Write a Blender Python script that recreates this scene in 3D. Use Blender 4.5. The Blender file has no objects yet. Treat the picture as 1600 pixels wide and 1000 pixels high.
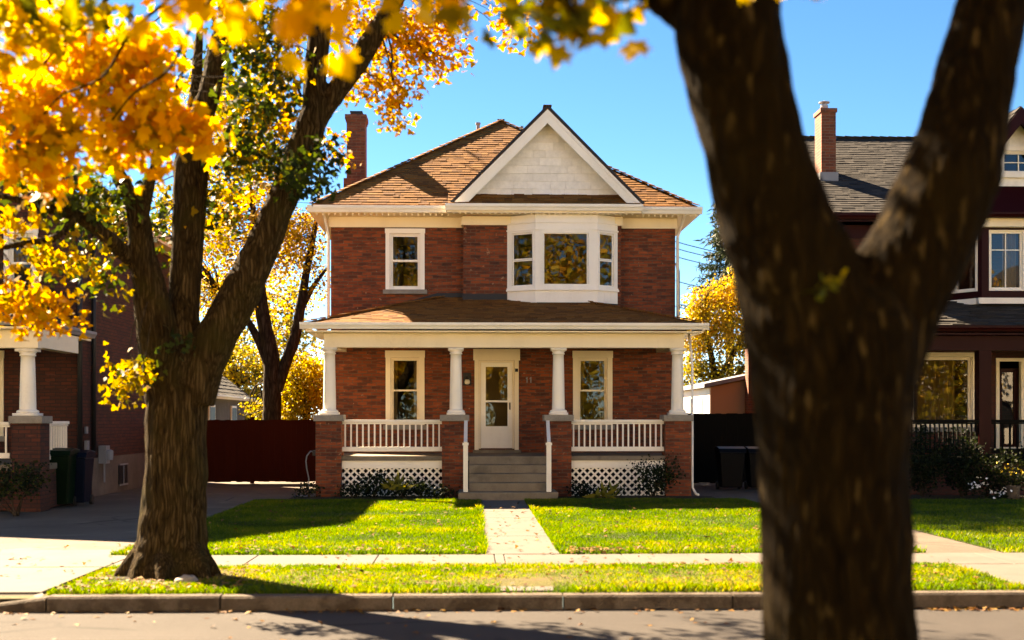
import bpy, bmesh, math, random
import numpy as np
from mathutils import Vector, Matrix, noise

random.seed(7)
RNG = np.random.default_rng(11)
scene = bpy.context.scene
COL = scene.collection
R = math.radians

# ------------------------------------------------------------------ camera model
F_PX, HZ, EYE = 2000.0, 655.0, 1.71
PSI = R(1.86)
CP, SP = math.cos(PSI), math.sin(PSI)

def pt(px, py, Y):
    """photo pixel (1600x1000) at world depth Y -> world point"""
    xc = (px - 800.0) / F_PX
    t = Y / (CP - xc * SP)
    return (t * (xc * CP + SP), Y, EYE + t * (HZ - py) / F_PX)

def gx(px, Y): return pt(px, HZ, Y)[0]
def gz(py, Y, px=735): return pt(px, py, Y)[2]

cam_d = bpy.data.cameras.new('camera')
cam = bpy.data.objects.new('camera', cam_d)
COL.objects.link(cam)
cam.location = (0, 0, EYE)
cam.rotation_euler = (R(90), 0, -PSI)
cam_d.sensor_width = 36.0
cam_d.lens = 36.0 * F_PX / 1600.0
cam_d.shift_y = (HZ - 500.0) / 1600.0
cam_d.clip_start = 0.1
cam_d.clip_end = 3000
cam_d.dof.use_dof = True
cam_d.dof.focus_distance = 29.5
cam_d.dof.aperture_fstop = 1.35
cam_d.dof.aperture_blades = 9
scene.camera = cam

# ------------------------------------------------------------------ light
SUN_A, SUN_EL = 44.0, 37.0          # azimuth of travel away from -Y towards +X ; elevation
a = R(SUN_A); e = R(SUN_EL)
SUN_DIR = Vector((-math.sin(a) * math.cos(e), math.cos(a) * math.cos(e), math.sin(e)))   # towards the sun
sd = bpy.data.lights.new('sun', 'SUN')
sd.energy = 5.0
sd.angle = R(0.5)
sd.color = (1.0, 0.955, 0.92)
so = bpy.data.objects.new('sun', sd)
COL.objects.link(so)
so.rotation_euler = SUN_DIR.to_track_quat('Z', 'Y').to_euler()
so.location = (-20, 20, 30)

w = bpy.data.worlds.new('World')
scene.world = w
w.use_nodes = True
nt = w.node_tree
bg = nt.nodes['Background']
sky = nt.nodes.new('ShaderNodeTexSky')
sky.sky_type = 'NISHITA'
sky.sun_disc = False
sky.sun_elevation = e
sky.sun_rotation = math.atan2(SUN_DIR.x, SUN_DIR.y)
sky.altitude = 0
sky.air_density = 0.5
sky.dust_density = 0.0
sky.ozone_density = 5.6
hs = nt.nodes.new('ShaderNodeHueSaturation')
hs.inputs['Saturation'].default_value = 1.2
nt.links.new(sky.outputs[0], hs.inputs['Color'])
nt.links.new(hs.outputs[0], bg.inputs[0])
bg.inputs[1].default_value = 0.051

scene.view_settings.view_transform = 'Standard'
scene.view_settings.look = 'None'
scene.view_settings.exposure = 3.1
scene.view_settings.gamma = 1.0
scene.view_settings.use_white_balance = True
scene.view_settings.white_balance_temperature = 11200
scene.view_settings.white_balance_tint = 12
scene.cycles.use_denoising = True
scene.cycles.max_bounces = 8
scene.cycles.transparent_max_bounces = 12
scene.cycles.sample_clamp_indirect = 6.0
scene.cycles.caustics_reflective = False
scene.cycles.caustics_refractive = False

# ------------------------------------------------------------------ materials
def new_mat(name):
    m = bpy.data.materials.new(name)
    m.use_nodes = True
    return m, m.node_tree, m.node_tree.nodes['Principled BSDF']

class NT:
    def __init__(s, nt): s.nt = nt
    def n(s, typ, **kw):
        nd = s.nt.nodes.new(typ)
        for k, v in kw.items():
            if k.startswith('i_'):
                key = k[2:]
                key = int(key) if key.isdigit() else key.replace('_', ' ')
                nd.inputs[key].default_value = v
            else:
                setattr(nd, k, v)
        return nd
    def l(s, a, b): s.nt.links.new(a, b)
    def mix(s, a, b, fac, mode='MIX'):
        nd = s.nt.nodes.new('ShaderNodeMixRGB'); nd.blend_type = mode
        for i, v in ((0, fac), (1, a), (2, b)):
            if isinstance(v, bpy.types.NodeSocket): s.l(v, nd.inputs[i])
            elif isinstance(v, (int, float)): nd.inputs[i].default_value = v if i == 0 else (v, v, v, 1)
            else: nd.inputs[i].default_value = (*v[:3], 1)
        return nd.outputs[0]
    def noise(s, vec, scale, detail=4, rough=.55, dist=0.0):
        nd = s.n('ShaderNodeTexNoise', i_Scale=scale, i_Detail=detail, i_Roughness=rough, i_Distortion=dist)
        if vec is not None: s.l(vec, nd.inputs['Vector'])
        return nd.outputs[0]
    def ramp(s, fac, stops):
        nd = s.n('ShaderNodeValToRGB')
        cr = nd.color_ramp
        while len(cr.elements) < len(stops): cr.elements.new(.5)
        for el, (p, c) in zip(cr.elements, stops):
            el.position = p
            el.color = (*c[:3], 1) if not isinstance(c, (int, float)) else (c, c, c, 1)
        s.l(fac, nd.inputs[0])
        return nd.outputs[0]
    def mapped(s, vec, scale, rot=(0, 0, 0)):
        nd = s.n('ShaderNodeMapping')
        nd.inputs['Scale'].default_value = scale
        nd.inputs['Rotation'].default_value = rot
        s.l(vec, nd.inputs['Vector'])
        return nd.outputs[0]
    def math(s, op, a, b=0.0):
        nd = s.n('ShaderNodeMath'); nd.operation = op
        for i, v in ((0, a), (1, b)):
            if isinstance(v, bpy.types.NodeSocket): s.l(v, nd.inputs[i])
            else: nd.inputs[i].default_value = v
        return nd.outputs[0]
    def bump(s, h, strength, dist, bsdf):
        nd = s.n('ShaderNodeBump', i_Strength=strength, i_Distance=dist)
        s.l(h, nd.inputs['Height'])
        s.l(nd.outputs[0], bsdf.inputs['Normal'])

def uv_obj(N):
    tc = N.n('ShaderNodeTexCoord')
    return tc.outputs['UV'], tc.outputs['Object']

def mat_brick(name, c1, c2, mortar, dark, streak=.6, bw=.225, rh=.076, eff=None):
    m, nt_, b = new_mat(name); N = NT(nt_)
    uv, ob = uv_obj(N)
    warp = N.noise(ob, 3.0, 2)
    br = N.n('ShaderNodeTexBrick', i_Scale=1.0, i_Mortar_Size=.009, i_Mortar_Smooth=.25, i_Bias=-.15)
    br.inputs['Brick Width'].default_value = bw
    br.inputs['Row Height'].default_value = rh
    br.inputs['Color1'].default_value = (*c1, 1); br.inputs['Color2'].default_value = (*c2, 1)
    br.inputs['Mortar'].default_value = (*mortar, 1)
    off = N.n('ShaderNodeVectorMath', operation='MULTIPLY_ADD')
    N.l(warp, off.inputs[0]); off.inputs[1].default_value = (.012, .008, 0); N.l(uv, off.inputs[2])
    N.l(off.outputs[0], br.inputs['Vector'])
    st = N.noise(N.mapped(uv, (2.2, 13.5, 1)), 1.0, 3, .7)
    c = N.mix(br.outputs[0], dark, N.ramp(st, [(.48, 0.0), (.66, streak)]))
    st2 = N.noise(N.mapped(uv, (3.1, 12.0, 1)), 1.4, 2, .6)
    c = N.mix(c, tuple(min(1, 1.7 * x + .02) for x in c1), N.ramp(st2, [(.60, 0.0), (.74, .5)]))
    big = N.noise(ob, .55, 4, .6)
    c = N.mix(c, (.55, .5, .48), N.ramp(big, [(.42, 0.0), (.7, .55)]), 'MULTIPLY')
    if eff is not None:
        sp = N.noise(ob, 9.0, 3, .6)
        c = N.mix(c, eff, N.ramp(sp, [(.66, 0.0), (.75, .55)]))
    N.l(c, b.inputs['Base Color'])
    b.inputs['Roughness'].default_value = .85
    fine = N.noise(ob, 60, 3)
    h = N.mix(N.math('SUBTRACT', 1.0, br.outputs[1]), fine, .25)
    N.bump(h, .6, .012, b)
    return m

def mat_paint(name, col, rough=.45, dirt=(.45, .40, .32), amount=.25, scale=1.3, spec=.4):
    m, nt_, b = new_mat(name); N = NT(nt_)
    uv, ob = uv_obj(N)
    n1 = N.noise(N.mapped(ob, (1, 1, .35)), scale, 6, .65)
    n2 = N.noise(ob, 18, 4, .7)
    f = N.math('MULTIPLY', N.ramp(n1, [(.45, 0.0), (.75, 1.0)]), N.ramp(n2, [(.35, .3), (.7, 1.0)]))
    f = N.math('MULTIPLY', f, amount)
    c = N.mix(col, tuple(col[i] * dirt[i] for i in range(3)), f)
    N.l(c, b.inputs['Base Color'])
    b.inputs['Roughness'].default_value = rough
    b.inputs['Specular IOR Level'].default_value = spec
    N.bump(n2, .12, .004, b)
    return m

def mat_tint(name, stops, rough=.9, nscale=14, namt=.35, transl=0.0, bump=.4, spec=.2, tcol=None):
    """colour picked per face from the 'tint' attribute"""
    m, nt_, b = new_mat(name); N = NT(nt_)
    at = N.n('ShaderNodeAttribute'); at.attribute_name = 'tint'
    uv, ob = uv_obj(N)
    c = N.ramp(at.outputs['Fac'], stops)
    if namt > 0:
        nn = N.noise(ob, nscale, 4, .6)
        c = N.mix(c, N.ramp(nn, [(.3, 1 - namt), (.7, 1.0 + namt * .3)]), 1.0, 'MULTIPLY')
        if bump: N.bump(nn, bump, .01, b)
    N.l(c, b.inputs['Base Color'])
    b.inputs['Roughness'].default_value = rough
    b.inputs['Specular IOR Level'].default_value = spec
    if transl > 0:
        tr = N.n('ShaderNodeBsdfTranslucent')
        tc = N.mix(c, tcol or (1.0, .95, .55), 1.0, 'MULTIPLY')
        tc = N.mix(tc, 1.6, 1.0, 'MULTIPLY')
        N.l(tc, tr.inputs[0])
        mx = N.n('ShaderNodeMixShader'); mx.inputs[0].default_value = transl
        N.l(b.outputs[0], mx.inputs[1]); N.l(tr.outputs[0], mx.inputs[2])
        N.l(mx.outputs[0], nt_.nodes['Material Output'].inputs[0])
    return m

def mat_ground(name, stops, scale, rough=.9, bump=.5, bdist=.02, fine=60, spots=None, cracks=None, spec=.25):
    m, nt_, b = new_mat(name); N = NT(nt_)
    uv, ob = uv_obj(N)
    n1 = N.noise(ob, scale, 7, .62)
    n2 = N.noise(ob, fine, 4, .7)
    f = N.mix(n1, n2, .4)
    c = N.ramp(f, stops)
    if spots:
        n3 = N.noise(ob, spots[1], 5, .6)
        c = N.mix(c, spots[0], N.ramp(n3, [(spots[2], 0.0), (spots[2] + .12, spots[3])]))
    if cracks:
        vo = N.n('ShaderNodeTexVoronoi', feature='DISTANCE_TO_EDGE', i_Scale=cracks[1])
        wv = N.n('ShaderNodeVectorMath', operation='MULTIPLY_ADD')
        N.l(N.n('ShaderNodeTexNoise', i_Scale=2.0).outputs['Color'], wv.inputs[0]); wv.inputs[1].default_value = (.5, .5, .5); N.l(ob, wv.inputs[2])
        N.l(wv.outputs[0], vo.inputs['Vector'])
        msk = N.math('MULTIPLY', N.ramp(vo.outputs['Distance'], [(0.0, 1.0), (cracks[2], 0.0)]), N.ramp(N.noise(ob, .6, 2), [(.5, 0.0), (.6, .9)]))
        c = N.mix(c, cracks[0], msk)
    N.l(c, b.inputs['Base Color'])
    b.inputs['Roughness'].default_value = rough
    b.inputs['Specular IOR Level'].default_value = spec
    N.bump(n2, bump, bdist, b)
    return m

def mat_bark(name, c_dark, c_mid, c_light, sx=9.0, sz=1.5, bd=.05, moss=None, light=None):
    m, nt_, b = new_mat(name); N = NT(nt_)
    uv, ob = uv_obj(N)
    wob = N.n('ShaderNodeTexNoise', i_Scale=1.6, i_Detail=3.0)
    N.l(ob, wob.inputs['Vector'])
    wv = N.n('ShaderNodeVectorMath', operation='MULTIPLY_ADD')
    N.l(wob.outputs['Color'], wv.inputs[0]); wv.inputs[1].default_value = (.16, .16, .3); N.l(ob, wv.inputs[2])
    v = N.mapped(wv.outputs[0], (sx, sx, sz))
    ridg = N.noise(v, 1.6, 8, .62, .4)
    vo = N.n('ShaderNodeTexVoronoi', feature='DISTANCE_TO_EDGE', i_Scale=1.9)
    N.l(v, vo.inputs['Vector'])
    crack = N.ramp(vo.outputs['Distance'], [(0.0, 0.0), (.3, 1.0)])
    fine = N.noise(N.mapped(wv.outputs[0], (sx * 2.6, sx * 2.6, sz * 3.2)), 1.3, 6, .65)
    h = N.math('MULTIPLY', N.mix(ridg, fine, .38), N.math('ADD', N.math('MULTIPLY', crack, .35), .65))
    c = N.ramp(h, [(.24, c_dark), (.42, c_mid), (.62, c_light)])
    patch = N.noise(ob, 2.2, 5, .6)
    if light:
        fl = N.noise(N.mapped(ob, (21, 21, 5.5)), 1.0, 2, .5)
        c = N.mix(c, light, N.ramp(fl, [(.62, 0.0), (.70, .8)]))
    if moss: c = N.mix(c, moss, N.ramp(patch, [(.5, 0.0), (.68, .55)]))
    N.l(c, b.inputs['Base Color'])
    b.inputs['Roughness'].default_value = .95
    b.inputs['Specular IOR Level'].default_value = .04
    N.bump(h, 1.0, bd, b)
    return m

def mat_glass(name, tint=(.55, .55, .5), refl=.10):
    m, nt_, b = new_mat(name); N = NT(nt_)
    nt_.nodes.remove(b)
    uv, ob = uv_obj(N)
    tr = N.n('ShaderNodeBsdfTransparent'); tr.inputs[0].default_value = (*tint, 1)
    gl = N.n('ShaderNodeBsdfGlossy'); gl.inputs['Roughness'].default_value = .012
    gl.inputs[0].default_value = (1, 1, 1, 1)
    lw = N.n('ShaderNodeFresnel', i_IOR=1.5)
    f = N.math('ADD', lw.outputs[0], refl - .04)
    wv = N.noise(N.mapped(ob, (1, 1, .6)), 1.1, 2)
    bp = N.n('ShaderNodeBump', i_Strength=.05, i_Distance=.05); N.l(wv, bp.inputs['Height']); N.l(bp.outputs[0], gl.inputs['Normal'])
    mx = N.n('ShaderNodeMixShader')
    N.l(f, mx.inputs[0]); N.l(tr.outputs[0], mx.inputs[1]); N.l(gl.outputs[0], mx.inputs[2])
    N.l(mx.outputs[0], nt_.nodes['Material Output'].inputs[0])
    return m

MT = {}
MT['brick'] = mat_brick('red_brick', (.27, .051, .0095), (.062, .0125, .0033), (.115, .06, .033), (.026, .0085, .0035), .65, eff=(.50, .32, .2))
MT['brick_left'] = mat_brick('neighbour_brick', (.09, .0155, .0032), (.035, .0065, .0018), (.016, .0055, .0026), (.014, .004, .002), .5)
MT['brick_right'] = mat_brick('brown_brick', (.085, .014, .004), (.042, .0075, .0026), (.035, .015, .008), (.017, .004, .002), .5)
MT['brick_chim'] = mat_brick('chimney_brick', (.20, .048, .016), (.09, .022, .009), (.16, .09, .055), (.04, .012, .007), .6)
MT['shingle'] = mat_tint('tan_shingle', [(0, (.12, .042, .008)), (.35, (.185, .070, .0135)), (.7, (.215, .086, .017)), (1, (.255, .108, .024))], .92, 30, .35)
MT['shingle_grey'] = mat_tint('grey_shingle', [(0, (.022, .0195, .018)), (.5, (.036, .032, .029)), (1, (.056, .049, .043))], .92, 30, .35)
MT['shingle_dark'] = mat_tint('slate_shingle', [(0, (.02, .022, .025)), (.5, (.045, .048, .055)), (1, (.09, .09, .095))], .9, 30, .35)
MT['white'] = mat_paint('white_trim_paint', (.90, .82, .70), amount=.34)
MT['cream'] = mat_paint('cream_trim_paint', (.88, .74, .53), amount=.3)
MT['white_cool'] = mat_paint('white_window_paint', (.90, .84, .76), amount=.24)
MT['gable_white'] = mat_tint('gable_shake_paint', [(0, (.80, .75, .67)), (1, (.92, .87, .79))], .6, 9, .12, bump=.1)
MT['stone'] = mat_ground('stone_trim', [(.3, (.17, .145, .12)), (.7, (.33, .29, .24))], 4, .85, .3, .01)
MT['concrete'] = mat_ground('sidewalk_concrete', [(.3, (.078, .064, .053)), (.7, (.125, .105, .088))], 1.6, .9, .3, .008, 90, ((.10, .075, .05), 2.2, .6, .4))
MT['kerb'] = mat_ground('kerb_concrete', [(.3, (.055, .041, .029)), (.7, (.155, .12, .09))], 2.5, .92, .9, .02, 38, ((.045, .03, .018), 3.1, .48, .8))
MT['step'] = mat_ground('step_concrete', [(.3, (.125, .096, .066)), (.7, (.27, .215, .155))], 1.6, .9, .4, .01, 60, ((.10, .08, .055), 2.6, .55, .55))
MT['asphalt'] = mat_ground('road_asphalt', [(.3, (.026, .0215, .019)), (.7, (.050, .042, .037))], .8, .92, .7, .012, 120, ((.024, .02, .017), .45, .55, .6), ((.008, .007, .006), .5, .03))
MT['drive'] = mat_ground('driveway_asphalt', [(.3, (.062, .047, .034)), (.7, (.135, .104, .078))], .7, .92, .6, .012, 90, ((.20, .17, .13), .9, .58, .5), ((.03, .024, .018), .7, .02))
MT['soil'] = mat_ground('garden_soil', [(.3, (.014, .009, .005)), (.7, (.04, .026, .014))], 4, .98, 1.0, .04, 30)
MT['turf'] = mat_ground('lawn_turf', [(.3, (.025, .036, .003)), (.7, (.05, .066, .006))], 2, .98, 1.0, .05, 40, ((.14, .10, .035), 1.2, .6, .5))
MT['turf_dry'] = mat_ground('verge_turf', [(.3, (.07, .062, .014)), (.7, (.14, .12, .028))], 2, .98, 1.0, .05, 40, ((.15, .09, .04), 1.6, .52, .7))
MT['ground'] = mat_ground('ground_earth', [(.3, (.05, .045, .018)), (.7, (.11, .09, .035))], .7, .98, .5, .05, 20)
MT['glass'] = mat_glass('window_glass', (.55, .50, .40), .05)
MT['glass_dark'] = mat_glass('dark_window_glass', (.4, .36, .28), .045)
MT['black'] = mat_paint('black_metal', (.012, .012, .013), .5)
MT['flash'] = mat_paint('black_flashing', (.012, .013, .016), .6)
MT['lead'] = mat_paint('grey_flashing', (.20, .21, .23), .5)
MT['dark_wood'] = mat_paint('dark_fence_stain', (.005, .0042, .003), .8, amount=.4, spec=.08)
MT['red_wood'] = mat_paint('red_fence_stain', (.043, .0068, .0025), .75, (.5, .5, .5), .6, 2.5, spec=.05)
MT['maroon'] = mat_paint('maroon_trim_paint', (.024, .0022, .0022), .4, (.6, .6, .6), .3, spec=.08)
MT['green_plastic'] = mat_paint('green_plastic', (.003, .012, .005), .4, spec=.08)
MT['blue_plastic'] = mat_paint('blue_plastic', (.002, .006, .016), .4, spec=.08)
MT['dark_plastic'] = mat_paint('dark_plastic', (.002, .0025, .004), .4, spec=.08)
MT['curtain'] = mat_paint('curtain_cloth', (.42, .36, .26), .9, amount=.1)
MT['curtain_warm'] = mat_paint('warm_curtain_cloth', (.30, .22, .11), .9, amount=.1)
MT['inside'] = mat_paint('room_paint', (.12, .10, .075), .9)
MT['tan_wall'] = mat_paint('tan_stucco', (.50, .27, .15), .85, amount=.15)
MT['foundation'] = mat_ground('foundation_render', [(.3, (.08, .063, .05)), (.7, (.17, .14, .115))], 2.0, .9, .4, .01, 50, ((.12, .09, .07), 1.2, .55, .6))
MT['metal'] = mat_paint('galvanised_metal', (.33, .33, .34), .35)
MT['globe'] = mat_paint('lamp_globe', (.75, .68, .5), .25)
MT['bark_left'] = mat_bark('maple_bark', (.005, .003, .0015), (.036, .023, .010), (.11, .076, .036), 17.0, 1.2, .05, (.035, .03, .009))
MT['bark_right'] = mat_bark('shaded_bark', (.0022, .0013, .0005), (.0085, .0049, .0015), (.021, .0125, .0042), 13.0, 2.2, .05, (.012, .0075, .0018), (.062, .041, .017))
MT['bark_far'] = mat_bark('far_bark', (.012, .009, .006), (.04, .03, .02), (.09, .07, .05), 6.0, 1.2, .05)
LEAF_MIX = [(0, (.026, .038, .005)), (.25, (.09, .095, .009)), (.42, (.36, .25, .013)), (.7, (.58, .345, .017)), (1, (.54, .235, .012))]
MT['leaf_gold'] = mat_tint('golden_maple_leaf', LEAF_MIX, .6, 0, 0, .42, spec=.12, tcol=(1.0, .97, .6))
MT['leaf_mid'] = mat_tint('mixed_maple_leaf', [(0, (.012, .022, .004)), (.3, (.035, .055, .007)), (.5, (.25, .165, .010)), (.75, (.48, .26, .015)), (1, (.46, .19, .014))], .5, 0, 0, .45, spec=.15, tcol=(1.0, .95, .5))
MT['leaf_far'] = mat_tint('yellow_far_leaf', [(0, (.045, .055, .010)), (.35, (.17, .15, .018)), (.65, (.42, .30, .03)), (1, (.50, .24, .035))], .6, 0, 0, .4, spec=.2, tcol=(1.0, .95, .6))
MT['leaf_green'] = mat_tint('shrub_leaf', [(0, (.005, .008, .003)), (.6, (.017, .026, .007)), (.85, (.05, .06, .012)), (1, (.22, .19, .025))], .6, 0, 0, .25, spec=.1)
MT['needle'] = mat_tint('spruce_needle', [(0, (.012, .022, .012)), (1, (.04, .06, .03))], .6, 0, 0, .15, spec=.2)
MT['grass'] = mat_tint('grass_blade', [(0, (.014, .032, .001)), (.3, (.032, .074, .0018)), (.55, (.068, .122, .0028)), (.82, (.135, .155, .005)), (1, (.28, .20, .04))], .55, 0, 0, .5, spec=.3, tcol=(1.0, 1.0, .4))
MT['litter'] = mat_tint('fallen_leaf', [(0, (.05, .016, .005)), (.5, (.13, .055, .013)), (1, (.23, .13, .035))], .7, 0, 0, .2)

# ------------------------------------------------------------------ mesh builder
class MB:
    def __init__(s): s.v = []; s.f = []; s.t = []
    def face(s, pts, tint=None):
        i = len(s.v); s.v += [tuple(p) for p in pts]
        s.f.append(list(range(i, i + len(pts)))); s.t.append(random.random() if tint is None else tint)
        return s
    def add(s, vs, fs, tint=None):
        i = len(s.v); s.v += [tuple(p) for p in vs]
        tt = random.random() if tint is None else tint
        for f in fs: s.f.append([i + k for k in f]); s.t.append(tt)
        return s
    def box(s, x0, x1, y0, y1, z0, z1, tint=None):
        x0, x1 = sorted((x0, x1)); y0, y1 = sorted((y0, y1)); z0, z1 = sorted((z0, z1))
        return s.add([(x0, y0, z0), (x1, y0, z0), (x1, y1, z0), (x0, y1, z0), (x0, y0, z1), (x1, y0, z1), (x1, y1, z1), (x0, y1, z1)],
                     [(0, 3, 2, 1), (4, 5, 6, 7), (0, 1, 5, 4), (1, 2, 6, 5), (2, 3, 7, 6), (3, 0, 4, 7)], tint)
    def lbox(s, fr, u0, u1, w0, w1, z0, z1, tint=None):
        """box in a wall frame fr=(ox,oy,dx,dy): u along the wall, w outward"""
        c = [fr_pt(fr, u, w_, z) for z in (z0, z1) for (u, w_) in ((u0, w1), (u1, w1), (u1, w0), (u0, w0))]
        return s.add(c, [(0, 3, 2, 1), (4, 5, 6, 7), (0, 1, 5, 4), (1, 2, 6, 5), (2, 3, 7, 6), (3, 0, 4, 7)], tint)
    def prism(s, poly, vec, tint=None):
        n = len(poly); vec = Vector(vec)
        vs = [tuple(p) for p in poly] + [tuple(Vector(p) + vec) for p in poly]
        fs = [tuple(range(n - 1, -1, -1)), tuple(range(n, 2 * n))] + [(i, (i + 1) % n, n + (i + 1) % n, n + i) for i in range(n)]
        return s.add(vs, fs, tint)
    def bar(s, p0, p1, w, h, tint=None, up=(0, 0, 1)):
        p0, p1 = Vector(p0), Vector(p1); d = (p1 - p0).normalized(); up = Vector(up)
        if abs(d.dot(up)) > .99: up = Vector((0, 1, 0))
        sd_ = d.cross(up).normalized(); u = sd_.cross(d)
        q = [sd_ * (a_ * w / 2) + u * (b_ * h / 2) for a_, b_ in ((-1, -1), (1, -1), (1, 1), (-1, 1))]
        return s.prism([p0 + k for k in q], p1 - p0, tint)
    def lathe(s, cx, cy, prof, n=20, tint=None):
        vs = []; fs = []
        for (r, z) in prof:
            for k in range(n):
                a_ = 2 * math.pi * k / n
                vs.append((cx + r * math.cos(a_), cy + r * math.sin(a_), z))
        for j in range(len(prof) - 1):
            for k in range(n):
                k2 = (k + 1) % n
                fs.append((j * n + k, j * n + k2, (j + 1) * n + k2, (j + 1) * n + k))
        fs.append(tuple(range(n - 1, -1, -1))); fs.append(tuple((len(prof) - 1) * n + k for k in range(n)))
        return s.add(vs, fs, tint)
    def tube(s, pts, radii, n=8, lump=0.0, seed=0, caps=True, tint=None):
        P = [Vector(p) for p in pts]; vs = []; fs = []; prev = None
        for i, p in enumerate(P):
            d = (P[min(i + 1, len(P) - 1)] - P[max(i - 1, 0)]).normalized()
            if prev is None:
                a_ = d.cross(Vector((0, 1, 0.01))).normalized()
            else:
                a_ = (prev - d * prev.dot(d)).normalized()
            prev = a_; b_ = d.cross(a_)
            for k in range(n):
                th = 2 * math.pi * k / n
                off = a_ * math.cos(th) + b_ * math.sin(th)
                r = radii[i]
                if lump: r *= 1 + lump * noise.noise((p + off * r) * (1.1 / max(radii[i], .05)) + Vector((seed, 0, 0)))
                vs.append(p + off * r)
        m = len(P)
        for j in range(m - 1):
            for k in range(n):
                k2 = (k + 1) % n
                fs.append((j * n + k, j * n + k2, (j + 1) * n + k2, (j + 1) * n + k))
        if caps: fs.append(tuple(range(n - 1, -1, -1))); fs.append(tuple((m - 1) * n + k for k in range(n)))
        return s.add(vs, fs, tint)
    def build(s, name, mat, parent=None, smooth=False, fix=True, bevel=0.0):
        off = Vector((0, 0, 0)); p = parent
        while p is not None: off += Vector(p.location); p = p.parent
        me = bpy.data.meshes.new(name)
        me.from_pydata([(v[0] - off.x, v[1] - off.y, v[2] - off.z) for v in s.v], [], s.f)
        at = me.attributes.new('tint', 'FLOAT', 'FACE'); at.data.foreach_set('value', s.t)
        if fix:
            bm = bmesh.new(); bm.from_mesh(me); bmesh.ops.recalc_face_normals(bm, faces=bm.faces); bm.to_mesh(me); bm.free()
        uvbox(me, off)
        if smooth: me.shade_smooth()
        me.materials.append(MT[mat] if isinstance(mat, str) else mat)
        ob = bpy.data.objects.new(name, me); COL.objects.link(ob)
        if parent is not None: ob.parent = parent
        if bevel:
            bv = ob.modifiers.new('bevel', 'BEVEL'); bv.width = bevel; bv.segments = 2; bv.limit_method = 'ANGLE'
        return ob

def uvbox(me, off):
    uvl = me.uv_layers.new(name='UVMap')
    n = len(me.loops); uv = np.zeros((n, 2), np.float32)
    co = np.zeros(len(me.vertices) * 3, np.float32); me.vertices.foreach_get('co', co); co = co.reshape(-1, 3) + np.array(off, np.float32)
    for p in me.polygons:
        nr = p.normal
        if abs(nr.z) > .985: ua, va = np.array((1, 0, 0)), np.array((0, 1, 0))
        else:
            u_ = Vector((0, 0, 1)).cross(nr).normalized(); v_ = Vector(nr).cross(u_)
            ua, va = np.array(u_), np.array(v_)
        ls = p.loop_start
        for k in range(p.loop_total):
            c = co[me.loops[ls + k].vertex_index]
            uv[ls + k] = (c @ ua, c @ va)
    uvl.data.foreach_set('uv', uv.ravel())

def fr_pt(fr, u, w_, z):
    ox, oy, dx, dy = fr
    return (ox + dx * u + dy * w_, oy + dy * u - dx * w_, z)

def panel(mb, fr, u0, u1, z0, z1, holes, th=.3):
    """wall slab with openings, outer face at w=0"""
    us = sorted({u0, u1, *[h[0] for h in holes], *[h[1] for h in holes]})
    zs = sorted({z0, z1, *[h[2] for h in holes], *[h[3] for h in holes]})
    us = [u for u in us if u0 - 1e-6 <= u <= u1 + 1e-6]; zs = [z for z in zs if z0 - 1e-6 <= z <= z1 + 1e-6]
    inh = lambda u, z: any(h[0] < u < h[1] and h[2] < z < h[3] for h in holes)
    for i in range(len(us) - 1):
        for j in range(len(zs) - 1):
            a_, b_, c_, d_ = us[i], us[i + 1], zs[j], zs[j + 1]
            if inh((a_ + b_) / 2, (c_ + d_) / 2): continue
            mb.face([fr_pt(fr, a_, 0, c_), fr_pt(fr, b_, 0, c_), fr_pt(fr, b_, 0, d_), fr_pt(fr, a_, 0, d_)])
            mb.face([fr_pt(fr, b_, -th, c_), fr_pt(fr, a_, -th, c_), fr_pt(fr, a_, -th, d_), fr_pt(fr, b_, -th, d_)])
    for (a_, b_, c_, d_) in list(holes) + [(u0, u1, z0, z1)]:
        out = (a_, b_, c_, d_) == (u0, u1, z0, z1)
        for q in (((a_, c_), (b_, c_)), ((b_, c_), (b_, d_)), ((b_, d_), (a_, d_)), ((a_, d_), (a_, c_))):
            f = [fr_pt(fr, q[0][0], 0, q[0][1]), fr_pt(fr, q[0][0], -th, q[0][1]), fr_pt(fr, q[1][0], -th, q[1][1]), fr_pt(fr, q[1][0], 0, q[1][1])]
            mb.face(f if out else f[::-1])

def empty(name, loc, label=None, cat=None, group=None):
    o = bpy.data.objects.new(name, None); COL.objects.link(o); o.location = loc
    o.empty_display_size = .3
    return tag(o, label, cat, group)

def tag(o, label=None, cat=None, group=None, kind=None):
    if label: o['label'] = label
    if cat: o['category'] = cat
    if group: o['group'] = group
    if kind: o['kind'] = kind
    return o

# ------------------------------------------------------------------ shingles
def clip(poly, n, d):
    out = []
    for i in range(len(poly)):
        p, q = poly[i], poly[(i + 1) % len(poly)]
        a_, b_ = p[0] * n[0] + p[1] * n[1] - d, q[0] * n[0] + q[1] * n[1] - d
        if a_ >= 0: out.append(p)
        if (a_ >= 0) != (b_ >= 0):
            t = a_ / (a_ - b_); out.append((p[0] + t * (q[0] - p[0]), p[1] + t * (q[1] - p[1])))
    return out

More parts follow.
